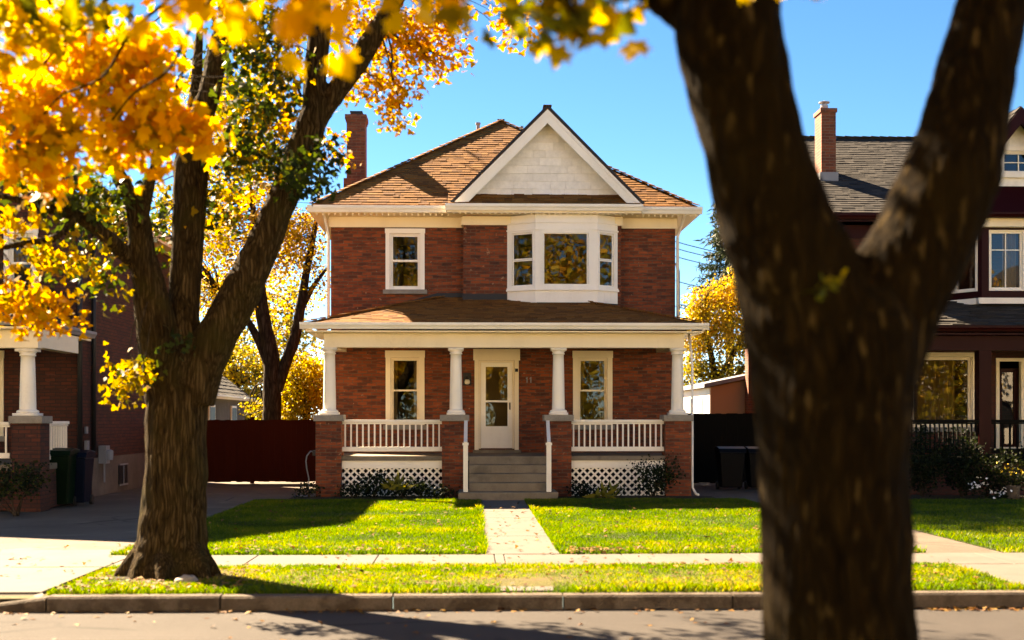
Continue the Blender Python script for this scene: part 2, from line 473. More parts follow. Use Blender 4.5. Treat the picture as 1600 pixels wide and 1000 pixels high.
def shingle(mb, poly, row=.19, tab=(.14, .42), thick=(.010, .028), lift=.006, face=None, gap=0.0):
    """cover a planar roof polygon with courses of separate tabs"""
    P = [Vector(p) for p in poly]
    n = (P[1] - P[0]).cross(P[2] - P[0]).normalized()
    if (n.dot(Vector(face)) if face else n.z) < 0: n = -n
    if abs(n.z) > .999: u = Vector((1, 0, 0))
    else: u = Vector((0, 0, 1)).cross(n).normalized()
    v = n.cross(u)
    o = P[0]
    q = [((p - o).dot(u), (p - o).dot(v)) for p in P]
    v0, v1 = min(c[1] for c in q), max(c[1] for c in q)
    k = 0
    vv = v0
    while vv < v1 - 1e-4:
        strip = clip(clip(q, (0, 1), vv), (0, -1), -(min(vv + row, v1)))
        if len(strip) >= 3:
            ua, ub = min(c[0] for c in strip), max(c[0] for c in strip)
            x = ua - random.random() * .3
            while x < ub:
                wd = random.uniform(*tab)
                cell = clip(clip(strip, (1, 0), x), (-1, 0), -(x + wd - gap))
                if len(cell) >= 3:
                    t = random.uniform(*thick); tn = random.random()
                    low = min(c[1] for c in cell)
                    top = [o + u * c[0] + v * c[1] + n * (lift + (t * (1 - (c[1] - vv) / row * .75))) for c in cell]
                    bot = [o + u * c[0] + v * c[1] + n * (-.002) for c in cell]
                    mb.face(top, tn)
                    for i in range(len(cell)):
                        j = (i + 1) % len(cell)
                        mb.face([bot[i], bot[j], top[j], top[i]], tn * .5)
                x += wd
        vv += row; k += 1
# ------------------------------------------------------------------ shared house pieces
def ring(mb, fr, u0, u1, z0, z1, wd, w0, w1, bot=None):
    b_ = wd if bot is None else bot
    mb.lbox(fr, u0, u0 + wd, w0, w1, z0, z1); mb.lbox(fr, u1 - wd, u1, w0, w1, z0, z1)
    mb.lbox(fr, u0 + wd, u1 - wd, w0, w1 - .002, z0, z0 + b_); mb.lbox(fr, u0 + wd, u1 - wd, w0, w1 - .002, z1 - wd, z1)

def quad(mb, fr, u0, u1, z0, z1, w_):
    return mb.face([fr_pt(fr, u0, w_, z0), fr_pt(fr, u1, w_, z0), fr_pt(fr, u1, w_, z1), fr_pt(fr, u0, w_, z1)])

def drape(mb, fr, u0, u1, z0, z1, w_, amp=.03, freq=9.0):
    n = max(6, int((u1 - u0) * 40))
    for i in range(n):
        a_, b_ = u0 + (u1 - u0) * i / n, u0 + (u1 - u0) * (i + 1) / n
        wa, wb = w_ + amp * math.sin(a_ * freq * 6.28), w_ + amp * math.sin(b_ * freq * 6.28)
        mb.face([fr_pt(fr, a_, wa, z0), fr_pt(fr, b_, wb, z0), fr_pt(fr, b_, wb, z1), fr_pt(fr, a_, wa, z1)])

def window(par, fr, u0, u1, z0, z1, mat='white', casing=.11, head=.13, sill='stone', style='hung', glass='glass',
           split=.5, curtain=None, cmat='curtain', grid=None, sash_mat=None, proud=.035, sash_w=.045):
    mb = MB()
    if casing:
        mb.lbox(fr, u0 - casing, u0, .002, proud, z0, z1); mb.lbox(fr, u1, u1 + casing, .002, proud, z0, z1)
        mb.lbox(fr, u0 - casing - .012, u1 + casing + .012, .002, proud + .012, z1, z1 + head)
    for q in ((u0 + .003, u0 + .03, z0 + .003, z1 - .003), (u1 - .03, u1 - .003, z0 + .003, z1 - .003)):
        mb.lbox(fr, q[0], q[1], -.2, .0, q[2], q[3])
    mb.lbox(fr, u0 + .03, u1 - .03, -.2, -.002, z1 - .03, z1 - .003)
    mb.lbox(fr, u0 + .03, u1 - .03, -.2, .012, z0 + .003, z0 + .035)
    wi = mb.build('window', mat, par)
    a_, b_, c_, d_ = u0 + .03, u1 - .03, z0 + .035, z1 - .03
    sm = sash_mat or mat
    def pane(u_0, u_1, z_0, z_1, w_):
        g = MB(); quad(g, fr, u_0, u_1, z_0, z_1, w_); g.build('pane', glass, wi, fix=False)
    if style == 'hung':
        zm = c_ + (d_ - c_) * split
        s_ = MB(); ring(s_, fr, a_, b_, zm, d_, sash_w, -.09, -.05); s_.build('sash', sm, wi); pane(a_ + .02, b_ - .02, zm + .02, d_ - .02, -.07)
        s_ = MB(); ring(s_, fr, a_, b_, c_, zm + .035, sash_w * .9, -.135, -.093, .06); s_.build('sash', sm, wi); pane(a_ + .02, b_ - .02, c_ + .02, zm + .01, -.115)
    else:
        s_ = MB(); ring(s_, fr, a_, b_, c_, d_, sash_w, -.1, -.05)
        if grid:
            for k in range(1, grid[0]):
                x = a_ + (b_ - a_) * k / grid[0]; s_.lbox(fr, x - .012, x + .012, -.085, -.056, c_ + sash_w, d_ - sash_w)
            for zf in grid[1]:
                z = c_ + (d_ - c_) * zf; s_.lbox(fr, a_ + sash_w, b_ - sash_w, -.083, -.058, z - .012, z + .012)
        s_.build('sash', sm, wi); pane(a_ + .02, b_ - .02, c_ + .02, d_ - .02, -.09)
    if sill:
        s_ = MB(); s_.lbox(fr, u0 - casing - .06, u1 + casing + .06, .002, .1, z0 - .11, z0 - .003); s_.build('sill', sill, wi, bevel=.008)
    if curtain:
        for (f0, f1, g0, g1) in curtain:
            s_ = MB(); drape(s_, fr, u0 + (u1 - u0) * f0, u0 + (u1 - u0) * f1, z0 + (z1 - z0) * g0, z0 + (z1 - z0) * g1, -.27)
            s_.build('curtain', cmat, wi, fix=False)
    return wi

def gutter(mb, x0, x1, y, z, side='F', h=.13, d=.11):
    """K-profile gutter hung on an eave; side F: along X facing -Y, L/R: along Y (x0,x1 are then Y) facing -X/+X at x=y"""
    prof = [(0, 0), (d * .6, 0), (d * .75, h * .35), (d, h * .6), (d, h), (d - .012, h), (d - .02, h * .55), (0, h * .55)]
    if side == 'F': mb.prism([(x0, y - p, z + q) for p, q in prof], (x1 - x0, 0, 0))
    elif side == 'L': mb.prism([(y - p, x0, z + q) for p, q in prof], (0, x1 - x0, 0))
    else: mb.prism([(y + p, x0, z + q) for p, q in prof], (0, x1 - x0, 0))

def hip_cap(mb, p0, p1, w=.2, step=.24):
    p0, p1 = Vector(p0), Vector(p1); L = (p1 - p0).length; n = max(1, int(L / step)); d = (p1 - p0) / n
    for i in range(n):
        a_ = p0 + d * i + Vector((0, 0, .045 + random.random() * .01)); b_ = p0 + d * (i + 1.12) + Vector((0, 0, .03))
        mb.bar(a_, b_, w, .018)

def column(par, x, y, z0, z1, rb, rt, mat='white'):
    mb = MB(); h = z1 - z0
    mb.box(x - rb * 1.42, x + rb * 1.42, y - rb * 1.42, y + rb * 1.42, z0, z0 + .05)
    prof = [(rb * 1.3, z0 + .05), (rb * 1.36, z0 + .075), (rb * 1.28, z0 + .10), (rb * 1.05, z0 + .115)]
    for k in range(9):
        f = k / 8; prof.append((rb + (rt - rb) * (f ** 1.25), z0 + .125 + (h - .27) * f))
    prof += [(rt * 1.18, z1 - .14), (rt * 1.18, z1 - .115), (rt * 1.03, z1 - .105), (rt * 1.35, z1 - .06)]
    mb.lathe(x, y, prof, 24)
    mb.box(x - rt * 1.45, x + rt * 1.45, y - rt * 1.45, y + rt * 1.45, z1 - .06, z1 - .002)
    ob = mb.build('column', mat, par)
    for p in ob.data.polygons: p.use_smooth = len(p.vertices) == 4 and abs(p.normal.z) < .9 and p.area < .05
    return ob

def pier(par, x0, x1, y0, y1, z0, z1, brick='brick', cap='stone'):
    mb = MB(); mb.box(x0, x1, y0, y1, z0, z1); p = mb.build('pier', brick, par)
    mb = MB(); mb.box(x0 - .045, x1 + .045, y0 - .045, y1 + .045, z1 + .001, z1 + .14); mb.build('cap', cap, p, bevel=.012)

def railing(par, p0, p1, zb, zt, n, mat='white', bw=.034):
    """p0,p1: (x,y) ends; separate balusters under the rails"""
    p0, p1 = Vector((*p0, 0)), Vector((*p1, 0)); d = (p1 - p0)
    mb = MB()
    mb.bar(p0 + Vector((0, 0, zt - .03)), p1 + Vector((0, 0, zt - .03)), .09, .06)
    mb.bar(p0 + Vector((0, 0, zt - .08)), p1 + Vector((0, 0, zt - .08)), .04, .036)
    mb.bar(p0 + Vector((0, 0, zb + .05)), p1 + Vector((0, 0, zb + .05)), .06, .10)
    r_ = mb.build('railing', mat, par, bevel=.006)
    for k in range(n):
        c = p0 + d * ((k + .5) / n); b = MB()
        b.box(c.x - bw / 2, c.x + bw / 2, c.y - bw / 2, c.y + bw / 2, zb + .101, zt - .099); b.build('baluster', mat, r_)
    return r_

def lattice(par, x0, x1, y, z0, z1, pitch=.165, bw=.042, mat='white'):
    mb = MB(); H = z1 - z0
    for sgn, yy in ((1, y), (-1, y + .012)):
        k = x0 - H - pitch
        while k < x1 + H + pitch:
            # line u = k + sgn*(z - z0) + (0 if sgn>0 else H)
            ax = k + (0 if sgn > 0 else H)
            quadp = [(ax - bw * .7, z0), (ax + bw * .7, z0), (ax + bw * .7 + sgn * H, z1), (ax - bw * .7 + sgn * H, z1)]
            c = clip(clip(quadp, (1, 0), x0), (-1, 0), -x1)
            if len(c) >= 3: mb.prism([(p[0], yy, p[1]) for p in c], (0, .009, 0))
            k += pitch
    return mb.build('lattice', mat, par)

def tri_roof(mb, planes, row=.19, **k):
    for p in planes:
        mb.face(p, .1); shingle(mb, p, row, **k)

# ================================================================== THE BRICK HOUSE
YW, YP, YE = 30.8, 30.5, 30.2
H = empty('brick_house', (.8, YW, 0), 'red brick two storey house with tan shingle roof, white front gable and white columned porch', 'house')
XL, XR = gx(517, YW), gx(1055, YW)
XM = (XL + XR) / 2
ZB, ZF, ZS = 0.0, 6.31, 6.56           # ground, frieze bottom, soffit
YB = 41.0
FR = (0.0, YW, 1.0, 0.0)               # u = world x, outward = -Y

def ox(px, Y=YW): return gx(px, Y)
def oz(py, Y=YW): return gz(py, Y)

w_low_l = (ox(610.5), ox(655.5), oz(664), oz(559))
w_low_r = (ox(903), ox(949), oz(664), oz(559))
w_up_l = (ox(609), ox(657), oz(453), oz(365))
door_h = (ox(748), ox(804), oz(701), oz(563))
mb = MB()
PX0, PX1 = gx(724, YP), gx(970, YP)
panel(mb, FR, XL, XR, ZB, ZS, [w_low_l, w_low_r, door_h, w_up_l, (PX0 + .15, PX1 - .15, 4.75, 6.2)], .28)
panel(mb, (XL, 0, 0, -1.0), -YB, -YW - .28, ZB, ZS, [], .28)          # left side wall (faces -X)
panel(mb, (XR, 0, 0, 1.0), YW + .28, YB, ZB, ZS, [], .28)
mb.box(XL + .28, XR - .28, YB - .28, YB, ZB, ZS)
# shallow projecting bay of the upper storey
FRP = (0.0, YP, 1.0, 0.0)
bayU0, bayU1 = gx(797, YP), gx(961, YP)
panel(mb, FRP, PX0, PX1, 3.9, ZS, [(bayU0, bayU1, 4.62, 6.3)], .2)
mb.box(PX0, PX0 + .2, YP + .2, YW - .002, 3.9, ZS); mb.box(PX1 - .2, PX1, YP + .2, YW - .002, 3.9, ZS)
mb.build('wall', 'brick', H)
mb = MB(); mb.box(XL + .3, XR - .3, YW + .3, YB - .3, 3.5, 3.7); mb.box(XL + .3, XR - .3, YW + 3.8, YW + 3.9, .9, 6.4); mb.build('room_partition', 'inside', H)

# frieze and soffit
mb = MB()
mb.box(XL - .045, PX0 - .002, YW - .05, YW - .002, ZF, ZS - .004); mb.box(PX1 + .05, XR + .045, YW - .05, YW - .002, ZF, ZS - .004)
mb.box(PX0 - .045, PX1 + .045, YP - .05, YP - .002, ZF + .02, ZS - .02); mb.box(PX0 - .045, PX0 - .002, YP - .002, YW - .051, ZF + .02, ZS - .02)
mb.box(XL - .045, XL - .002, YW - .002, YB, ZF, ZS - .004); mb.box(XR + .002, XR + .045, YW - .002, YB, ZF, ZS - .004)
mb.build('frieze', 'cream', H)
EX0, EX1, EY1 = gx(487, YE), gx(1090, YE), 41.5
mb = MB(); mb.box(EX0, EX1, YE, EY1, ZS, ZS + .03)
mb.box(PX0 - .38, PX1 + .42, YE - .27, YE - .002, ZS - .018, ZS + .03)
# little hangers that dot the shadow line under the gutters
k = EX0 + .1
while k < EX1:
    yy = (YE - .23 if PX0 - .3 < k < PX1 + .3 else YE + .03); mb.box(k, k + .035, yy, yy + .03, ZS - .045, ZS - .0185 if yy < YE else ZS - .001); k += .14
mb.build('soffit', 'cream', H)

# main hip roof
ZE, PIT = 6.75, .67
hw = (EX1 - EX0) / 2; CX = (EX0 + EX1) / 2; ZR = ZE + hw * PIT
A0, A1 = (CX, YE + hw, ZR), (CX, EY1 - hw, ZR)
c00, c10, c11, c01 = (EX0, YE, ZE), (EX1, YE, ZE), (EX1, EY1, ZE), (EX0, EY1, ZE)
mb = MB()
tri_roof(mb, [[c00, c10, A0], [c01, c00, A0, A1]], .14, tab=(.10, .3), thick=(.008, .02))
mb.face([c10, c11, A1, A0], .3); mb.face([c11, c01, A1], .3)
hip_cap(mb, c00, A0); hip_cap(mb, c10, A0); hip_cap(mb, A0, A1)
# cross gable
GX, GZ, GY, GH = gx(855.5, 30.05), 9.04, 30.03, 2.24
GB = GZ - GH
yv = lambda z: YE + (z - ZE) / PIT
mb.face([(GX - GH, GY, GB), (GX, GY, GZ), (GX, yv(GZ) + .1, GZ), (GX - GH, yv(GB) + .1, GB)], .3)
shingle(mb, [(GX - GH, GY, GB), (GX, GY, GZ), (GX, yv(GZ), GZ), (GX - GH, yv(GB), GB)], .2)
shingle(mb, [(GX + GH, GY, GB), (GX, GY, GZ), (GX, yv(GZ), GZ), (GX + GH, yv(GB), GB)], .2)
for sg in (-1, 1):
    mb.prism([(GX, GY, GZ - .001), (GX, yv(GZ), GZ - .001), (GX + sg * GH, yv(GB), GB - .001), (GX + sg * GH, GY, GB - .001)], (0, 0, -.05))
hip_cap(mb, (GX, GY, GZ), (GX, yv(GZ), GZ))
# pent roof at the foot of the gable
pz0, pz1, py1 = ZE - .01, 7.06, 30.44
pent = [(PX0 - .36, YE - .25, pz0), (PX1 + .40, YE - .25, pz0), (PX1 + .40, py1, pz1), (PX0 - .36, py1, pz1)]
mb.face(pent, .2); shingle(mb, pent, .17)
roof = mb.build('roof', 'shingle', H, fix=False)
# dark drip edge along the gable verge
mb = MB()
for sg in (-1, 1): mb.bar((GX + sg * .01, GY - .022, GZ + .012), (GX + sg * (GH + .03), GY - .022, GB - .018), .05, .04, up=(0, -1, 0))
mb.build('drip_edge', 'flash', H)
MB().lathe(gx(747, 35), 35.2, [(.05, 9.3), (.05, 9.80), (.07, 9.81), (.07, 9.86)], 10).build('vent_pipe', 'lead', H); MB().lathe(gx(818, 35), 36.2, [(.05, 9.5), (.05, 10.0)], 10).build('vent_pipe', 'lead', H)
# gutters
mb = MB()
gutter(mb, EX0 - .1, PX0 - .40, YE, ZS + .01, h=.16); gutter(mb, PX0 - .42, PX1 + .44, YE - .27, ZS + .03, h=.15); gutter(mb, PX1 + .46, EX1 + .1, YE, ZS + .01, h=.16)
gutter(mb, YE, EY1, EX0, ZS + .01, 'L', h=.16); gutter(mb, YE, EY1, EX1, ZS + .01, 'R', h=.16)
mb.build('gutter', 'white', H)
# gable wall and verge boards
mb = MB(); yg = 30.42
tri = [(GX - 1.98, yg, GZ - .06 - 1.98), (GX + 1.98, yg, GZ - .06 - 1.98), (GX, yg, GZ - .06)]
mb.prism(tri, (0, .12, 0), .5); shingle(mb, tri, .185, (.25, .6), (.022, .034), .004, face=(0, -1, 0), gap=.009)
mb.build('gable_wall', 'gable_white', H)
mb = MB()
for sg in (-1, 1):
    mb.prism([(GX, GY - .02, GZ - .055), (GX + sg * (GH + .02), GY - .02, GB - .075), (GX + sg * (GH - .3), GY - .02, GB - .075), (GX, GY - .02, GZ - .375)], (0, .035, 0))
    mb.prism([(GX, GY - .034, GZ - .052), (GX + sg * (GH + .03), GY - .034, GB - .082), (GX + sg * (GH - .06), GY - .034, GB - .082), (GX, GY - .034, GZ - .142)], (0, .012, 0))
    # soffit board under the overhang and its small brackets
    mb.prism([(GX, GY + .017, GZ - .075), (GX + sg * (GH - .02), GY + .017, GB - .055), (GX + sg * (GH - .05), GY + .017, GB - .055), (GX, GY + .017, GZ - .105)], (0, .38, 0))
    for k in range(22):
        f = (k + .5) / 22; bx_, bz = GX + sg * f * 2.0, GZ - .2 - f * 2.0
        mb.box(bx_ - .02, bx_ + .02, yg - .07, yg - .018, bz - .02, bz + .03)
mb.build('verge_board', 'white', H)

# chimney
mb = MB(); cx, cy = gx(557.5, 33.3), 33.3
mb.box(cx - .235, cx + .235, cy - .3, cy + .3, 6.9, 9.42)
mb.box(cx - .275, cx + .275, cy - .34, cy + .34, 9.422, 9.54); mb.box(cx - .255, cx + .255, cy - .32, cy + .32, 9.36, 9.4195)
mb.box(cx - .31, cx + .27, cy - .33, cy + .33, 6.9, 7.9)
ch = mb.build('chimney', 'brick_chim', H)
mb = MB(); mb.box(cx - .13, cx + .13, cy - .15, cy + .15, 9.542, 9.62); mb.box(cx - .16, cx + .16, cy - .18, cy + .18, 9.622, 9.66); mb.build('flue', 'black', ch)

# windows of the front
window(H, FR, *w_up_l, mat='white_cool', casing=.10, head=.11, curtain=[(.0, .2, .5, 1), (.8, 1, .5, 1)])
window(H, FR, *w_low_l, mat='cream', casing=.12, head=.17, sill='stone', split=.5, glass='glass', curtain=[(0, .22, 0, 1), (.78, 1, 0, 1)], sash_w=.04)
window(H, FR, *w_low_r, mat='cream', casing=.12, head=.17, sill='stone', split=.5, glass='glass', curtain=[(0, .25, 0, 1), (.75, 1, 0, 1)], cmat='curtain_warm', sash_w=.04)

# bay window
b0, b1, b2, b3 = gx(792.5, YP), gx(836.5, 30.12), gx(933.5, 30.12), gx(965, YP)
YBY = 30.12
zt, zb = ZS - .022, oz(472, YBY)
pts = [(b0, YP), (b1, YBY), (b2, YBY), (b3, YP)]
bay = empty('bay_window', (0, 0, 0)); bay.parent = H; bay.location = -Vector(H.location)
mbw = MB(); trims = MB(); sash = MB(); panes = []
zo0, zo1 = oz(446, YBY), oz(362, YBY)
for i in range(3):
    (ax, ay), (bx_, by_) = pts[i], pts[i + 1]
    L = math.hypot(bx_ - ax, by_ - ay); fr = (ax, ay, (bx_ - ax) / L, (by_ - ay) / L)
    m0, m1 = ((.13, .06) if i == 0 else (.06, .13)) if i != 1 else (.15, .2)
    if i == 1: m0, m1 = ox(848, YBY) - b1, b2 - ox(919.5, YBY)
    panel(mbw, fr, 0, L, zb, zt, [(m0, L - m1, zo0, zo1)], .07)
    quad(sash, fr, 0, 0, 0, 0, 0) if False else None
    a_, b_ = m0 + .004, L - m1 - .004
    if i == 1: ring(sash, fr, a_, b_, zo0 + .004, zo1 - .004, .035, -.06, -.02); panes.append((fr, a_ + .02, b_ - .02, zo0 + .02, zo1 - .02))
    else:
        zm = (zo0 + zo1) / 2
        ring(sash, fr, a_, b_, zm, zo1 - .004, .03, -.05, -.02); ring(sash, fr, a_, b_, zo0 + .004, zm - .004, .03, -.065, -.03)
        panes.append((fr, a_ + .015, b_ - .015, zm + .015, zo1 - .02)); panes.append((fr, a_ + .015, b_ - .015, zo0 + .02, zm - .02))
    e0, e1 = (0, .02) if i == 0 else ((-.02, 0) if i == 2 else (-.02, .02))
    for (z0_, z1_, pr) in ((zo0 - .11, zo0 - .065, .055), (zo0 - .063, zo0 - .03, .03), (zo1 + .05, zo1 + .085, .035), (zt - .2, zt - .17, .03)):
        trims.lbox(fr, e0, L + e1, .002, pr, z0_, z1_)
    if i == 1: ring(trims, fr, m0 - .07, L - m1 + .07, zo0 - .03, zo1 + .05, .07, .003, .022)
    else: ring(trims, fr, m0 - .045, L - m1 + .045, zo0 - .03, zo1 + .045, .045, .003, .02)
    # base panel grooves
    for kk in range(1, 3 if i != 1 else 6):
        u = L * kk / (3 if i != 1 else 6); trims.lbox(fr, u - .006, u + .006, .001, .006, zb + .02, zo0 - .112)
mbw.face([(x, y, zb) for x, y in pts][::-1]); mbw.face([(x, y, zt) for x, y in pts])
mbw.build('bay_frame', 'white_cool', bay, fix=False); trims.build('moulding', 'white_cool', bay); sash.build('sash', 'white_cool', bay)
for q in panes:
    g = MB(); quad(g, q[0], q[1], q[2], q[3], q[4], -.035); g.build('pane', 'glass', bay, fix=False)
g = MB(); drape(g, FRP, bayU0 + .02, bayU0 + .25, 4.7, 6.2, -.05); g.build('curtain', 'curtain_warm', bay, fix=False)
g = MB(); drape(g, FRP, bayU1 - .25, bayU1 - .02, 4.7, 6.2, -.05); g.build('curtain', 'curtain_warm', bay, fix=False)

# porch
PYE = 27.9
E0, E1 = gx(476, PYE), gx(1100, PYE)
PZ, PTOP = 3.80, 4.63
run = YW - PYE
l0, l1, r0, r1 = (E0, PYE, PZ), (E0 + run, YW, PTOP), (E1, PYE, PZ), (E1 - run, YW, PTOP)
mb = MB(); tri_roof(mb, [[l0, r0, r1, l1]], .14, tab=(.10, .3), thick=(.008, .02)); tri_roof(mb, [[(E0, YW, PZ), l0, l1]], .17); tri_roof(mb, [[r0, (E1, YW, PZ), r1]], .17)
hip_cap(mb, l0, l1, .18); hip_cap(mb, r0, r1, .18)
mb.build('porch_roof', 'shingle', H, fix=False)
mb = MB()
mb.box(E0 + run - .1, PX0, YW - .03, YW - .003, PTOP - .03, PTOP + .11); mb.box(PX0 - .02, b0 - .003, YP - .03, YP - .003, PTOP - .13, PTOP + .06)
mb.prism([(E0 + run - .1, YW - .03, PTOP + .11), (E0 + run - .1, YW - .03, PTOP - .06), (XL + .1, YW - .03, PZ + .1), (XL + .1, YW - .03, PZ + .22)], (0, .027, 0))
mb.box(b1 + .03, b2 - .03, YBY - .02, YBY + .2, zb - .12, zb - .003)
for (p, q) in ((pts[0], pts[1]), (pts[2], pts[3])): mb.bar((p[0], p[1] + .03, zb - .06), (q[0], q[1] + .03, zb - .06), .05, .11)
mb.build('flashing', 'flash', H)
mb = MB(); gutter(mb, E0 - .1, E1 + .1, PYE, PZ - .13, h=.14); gutter(mb, PYE, YW, E0, PZ - .13, 'L', h=.14); gutter(mb, PYE, YW, E1, PZ - .13, 'R', h=.14); mb.build('gutter', 'white', H)
BX0, BX1 = gx(506, 28.2), gx(1069, 28.2)
mb = MB(); mb.box(E0 + .01, E1 - .01, PYE + .01, YW - .01, PZ - .19, PZ - .16)
k = E0 + .2
while k < E1 - .1: mb.box(k, k + .035, PYE + .24, PYE + .27, PZ - .225, PZ - .192); k += .14
mb.build('porch_ceiling', 'cream', H)
mb = MB(); mb.box(BX0, BX1, 28.2, 28.45, 3.29, PZ - .193); mb.box(BX0, BX0 + .25, 28.452, YW - .003, 3.32, PZ - .193); mb.box(BX1 - .25, BX1, 28.452, YW - .003, 3.32, PZ - .193); mb.build('porch_beam', 'cream', H)
PR0 = 28.1
piers = [(493, 533), (690.5, 730), (853, 893), (1040, 1080)]
PXS = []
for a_, b_ in piers:
    x0, x1 = gx(a_, PR0), gx(b_, PR0); PXS.append((x0, x1))
    pier(H, x0, x1, PR0, PR0 + .56, 0, 1.665)
for px in (515, 712.5, 872.5, 1058.5): column(H, gx(px, 28.37), 28.37, 1.806, 3.288, .142, .118, 'white')
for i in (0, 2): railing(H, (PXS[i][1] + .002, 28.33), (PXS[i + 1][0] - .002, 28.33), 1.0, 1.70, 17)
mb = MB(); mb.box(PXS[0][0] + .1, PXS[3][1] - .1, 28.16, YW - .003, .80, .9); mb.build('porch_floor', 'step', H)
for i in (0, 2): MB().box(PXS[i][1] + .003, PXS[i + 1][0] - .003, 28.2, 28.23, .63, .798).build('skirt_board', 'white', H)
for i in (0, 2): lattice(H, PXS[i][1] + .003, PXS[i + 1][0] - .003, 28.24, .02, .628)
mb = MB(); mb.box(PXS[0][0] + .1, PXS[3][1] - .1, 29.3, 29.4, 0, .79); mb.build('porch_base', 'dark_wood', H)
# steps
SX0, SX1 = gx(733, 27.4), gx(861, 27.4)
mb = MB(); mb.box(gx(716, 26.8), gx(872, 26.8), 26.75, 28.09, 0, .18); 
for i in range(1, 5): mb.box(SX0, SX1, 26.85 + .27 * i, 28.155, .18 * i + .001, .18 * (i + 1) - (.0 if i < 4 else -.003))
mb.build('front_steps', 'step', H, bevel=.012)
for (pa, pb) in ((728, 727.5), (856, 857.5)):
    xa, xb = gx(pa, 28.06), gx(pb, 26.95)
    mb = MB(); mb.bar((xa, 28.095, 1.66), (xb, 26.9, 1.20), .075, .07); mb.box(xb - .05, xb + .05, 26.9, 27.0, .181, 1.16); mb.box(xb - .065, xb + .065, 26.885, 27.015, 1.161, 1.215)
    mb.build('handrail', 'white', H, bevel=.006)
# door
u0, u1, z0, z1 = door_h
mb = MB(); mb.lbox(FR, u0 - .1, u0, .002, .035, z0 - .03, z1); mb.lbox(FR, u1, u1 + .1, .002, .035, z0 - .03, z1); mb.lbox(FR, u0 - .13, u1 + .13, .002, .05, z1, z1 + .27)
mb.lbox(FR, u0 + .003, u0 + .05, -.15, 0, z0, z1 - .003); mb.lbox(FR, u1 - .05, u1 - .003, -.15, 0, z0, z1 - .003); mb.lbox(FR, u0 + .05, u1 - .05, -.15, -.002, z1 - .05, z1 - .003)
dr = mb.build('door_frame', 'cream', H)
mb = MB(); d0, d1 = u0 + .053, u1 - .053; zk, zm, zt2 = oz(666), oz(627), oz(573)
mb.lbox(FR, d0, d0 + .115, -.07, -.03, z0 + .01, z1 - .053); mb.lbox(FR, d1 - .115, d1, -.07, -.03, z0 + .01, z1 - .053)
mb.lbox(FR, d0 + .115, d1 - .115, -.069, -.031, zt2, z1 - .053); mb.lbox(FR, d0 + .115, d1 - .115, -.069, -.031, zm - .022, zm + .022); mb.lbox(FR, d0 + .115, d1 - .115, -.069, -.031, z0 + .01, zk)
ring(mb, FR, d0 + .1, d1 - .1, z0 + .1, zk - .06, .012, -.031, -.024)
dd = mb.build('storm_door', 'white', H)
g = MB(); quad(g, FR, d0 + .11, d1 - .11, zm, zt2 + .01, -.05); g.build('pane', 'glass', dd, fix=False)
g = MB(); quad(g, FR, d0 + .11, d1 - .11, zk - .01, zm, -.05); g.build('pane', 'glass', dd, fix=False)
mb = MB(); mb.lbox(FR, d1 - .075, d1 - .045, -.03, .0, oz(640), oz(629)); mb.lbox(FR, d1 - .07, d1 - .05, .0005, .03, oz(637), oz(633)); mb.build('handle', 'black', dd)
mb = MB(); mb.lbox(FR, u0 + .003, u1 - .003, -.27, -.2, z0 + .02, z1); mb.build('inner_door', 'curtain_warm', H)
mb = MB(); mb.lbox(FR, u0 - .14, u1 + .14, -.25, .22, z0 - .11, z0 - .031); mb.build('door_sill', 'step', H, bevel=.01)
# porch lamp, house number, downspouts
lx, lz = gx(730, YW), oz(597)
mb = MB(); mb.lbox(FR, lx - .1, lx + .1, .002, .03, lz - .08, lz + .22); mb.bar((lx, YW - .03, lz + .12), (lx, YW - .13, lz + .12), .03, .03); mb.lathe(lx, YW - .13, [(.07, lz + .06), (.04, lz + .12), (.01, lz + .15)], 12)
lm = mb.build('porch_lamp', 'black', H)
mb = MB(); mb.lathe(lx, YW - .13, [(.02, lz - .06), (.055, lz - .045), (.07, lz), (.05, lz + .055)], 14); mb.build('globe', 'globe', lm, smooth=True)
mb = MB()
for px in (823.5, 829.5):
    x = gx(px, YW); z0_, z1_ = oz(598), oz(589); mb.lbox(FR, x - .012, x + .012, .002, .014, z0_, z1_); mb.lbox(FR, x - .03, x - .0125, .002, .012, z1_ - .045, z1_ - .02)
mb.build('house_number', 'lead', H)
mb = MB(); mb.lbox(FR, gx(807, YW) - .035, gx(807, YW) + .035, .036, .09, oz(581), oz(576)); mb.build('door_bell', 'black', H)
MB().tube([(XL - .05, YW - .06, 4.0), (XL - .05, YW - .06, 6.1), (XL - .12, YW - .3, 6.5), (XL - .12, YE - .04, 6.6)], [.035] * 4, 8).build('downspout', 'white', H, smooth=True)
MB().tube([(XR + .05, YW - .06, 4.0), (XR + .05, YW - .06, 6.1), (XR + .15, YW - .3, 6.5), (XR + .15, YE - .04, 6.6)], [.035] * 4, 8).build('downspout', 'white', H, smooth=True)
x = PXS[3][1] + .035
MB().tube([(x, 28.6, 3.6), (x, 28.3, 3.2), (x, 28.16, 2.9), (x, 28.16, .2), (x + .06, 28.05, .07), (x + .10, 27.95, .05)], [.028] * 6, 8).build('downspout', 'white', H, smooth=True)
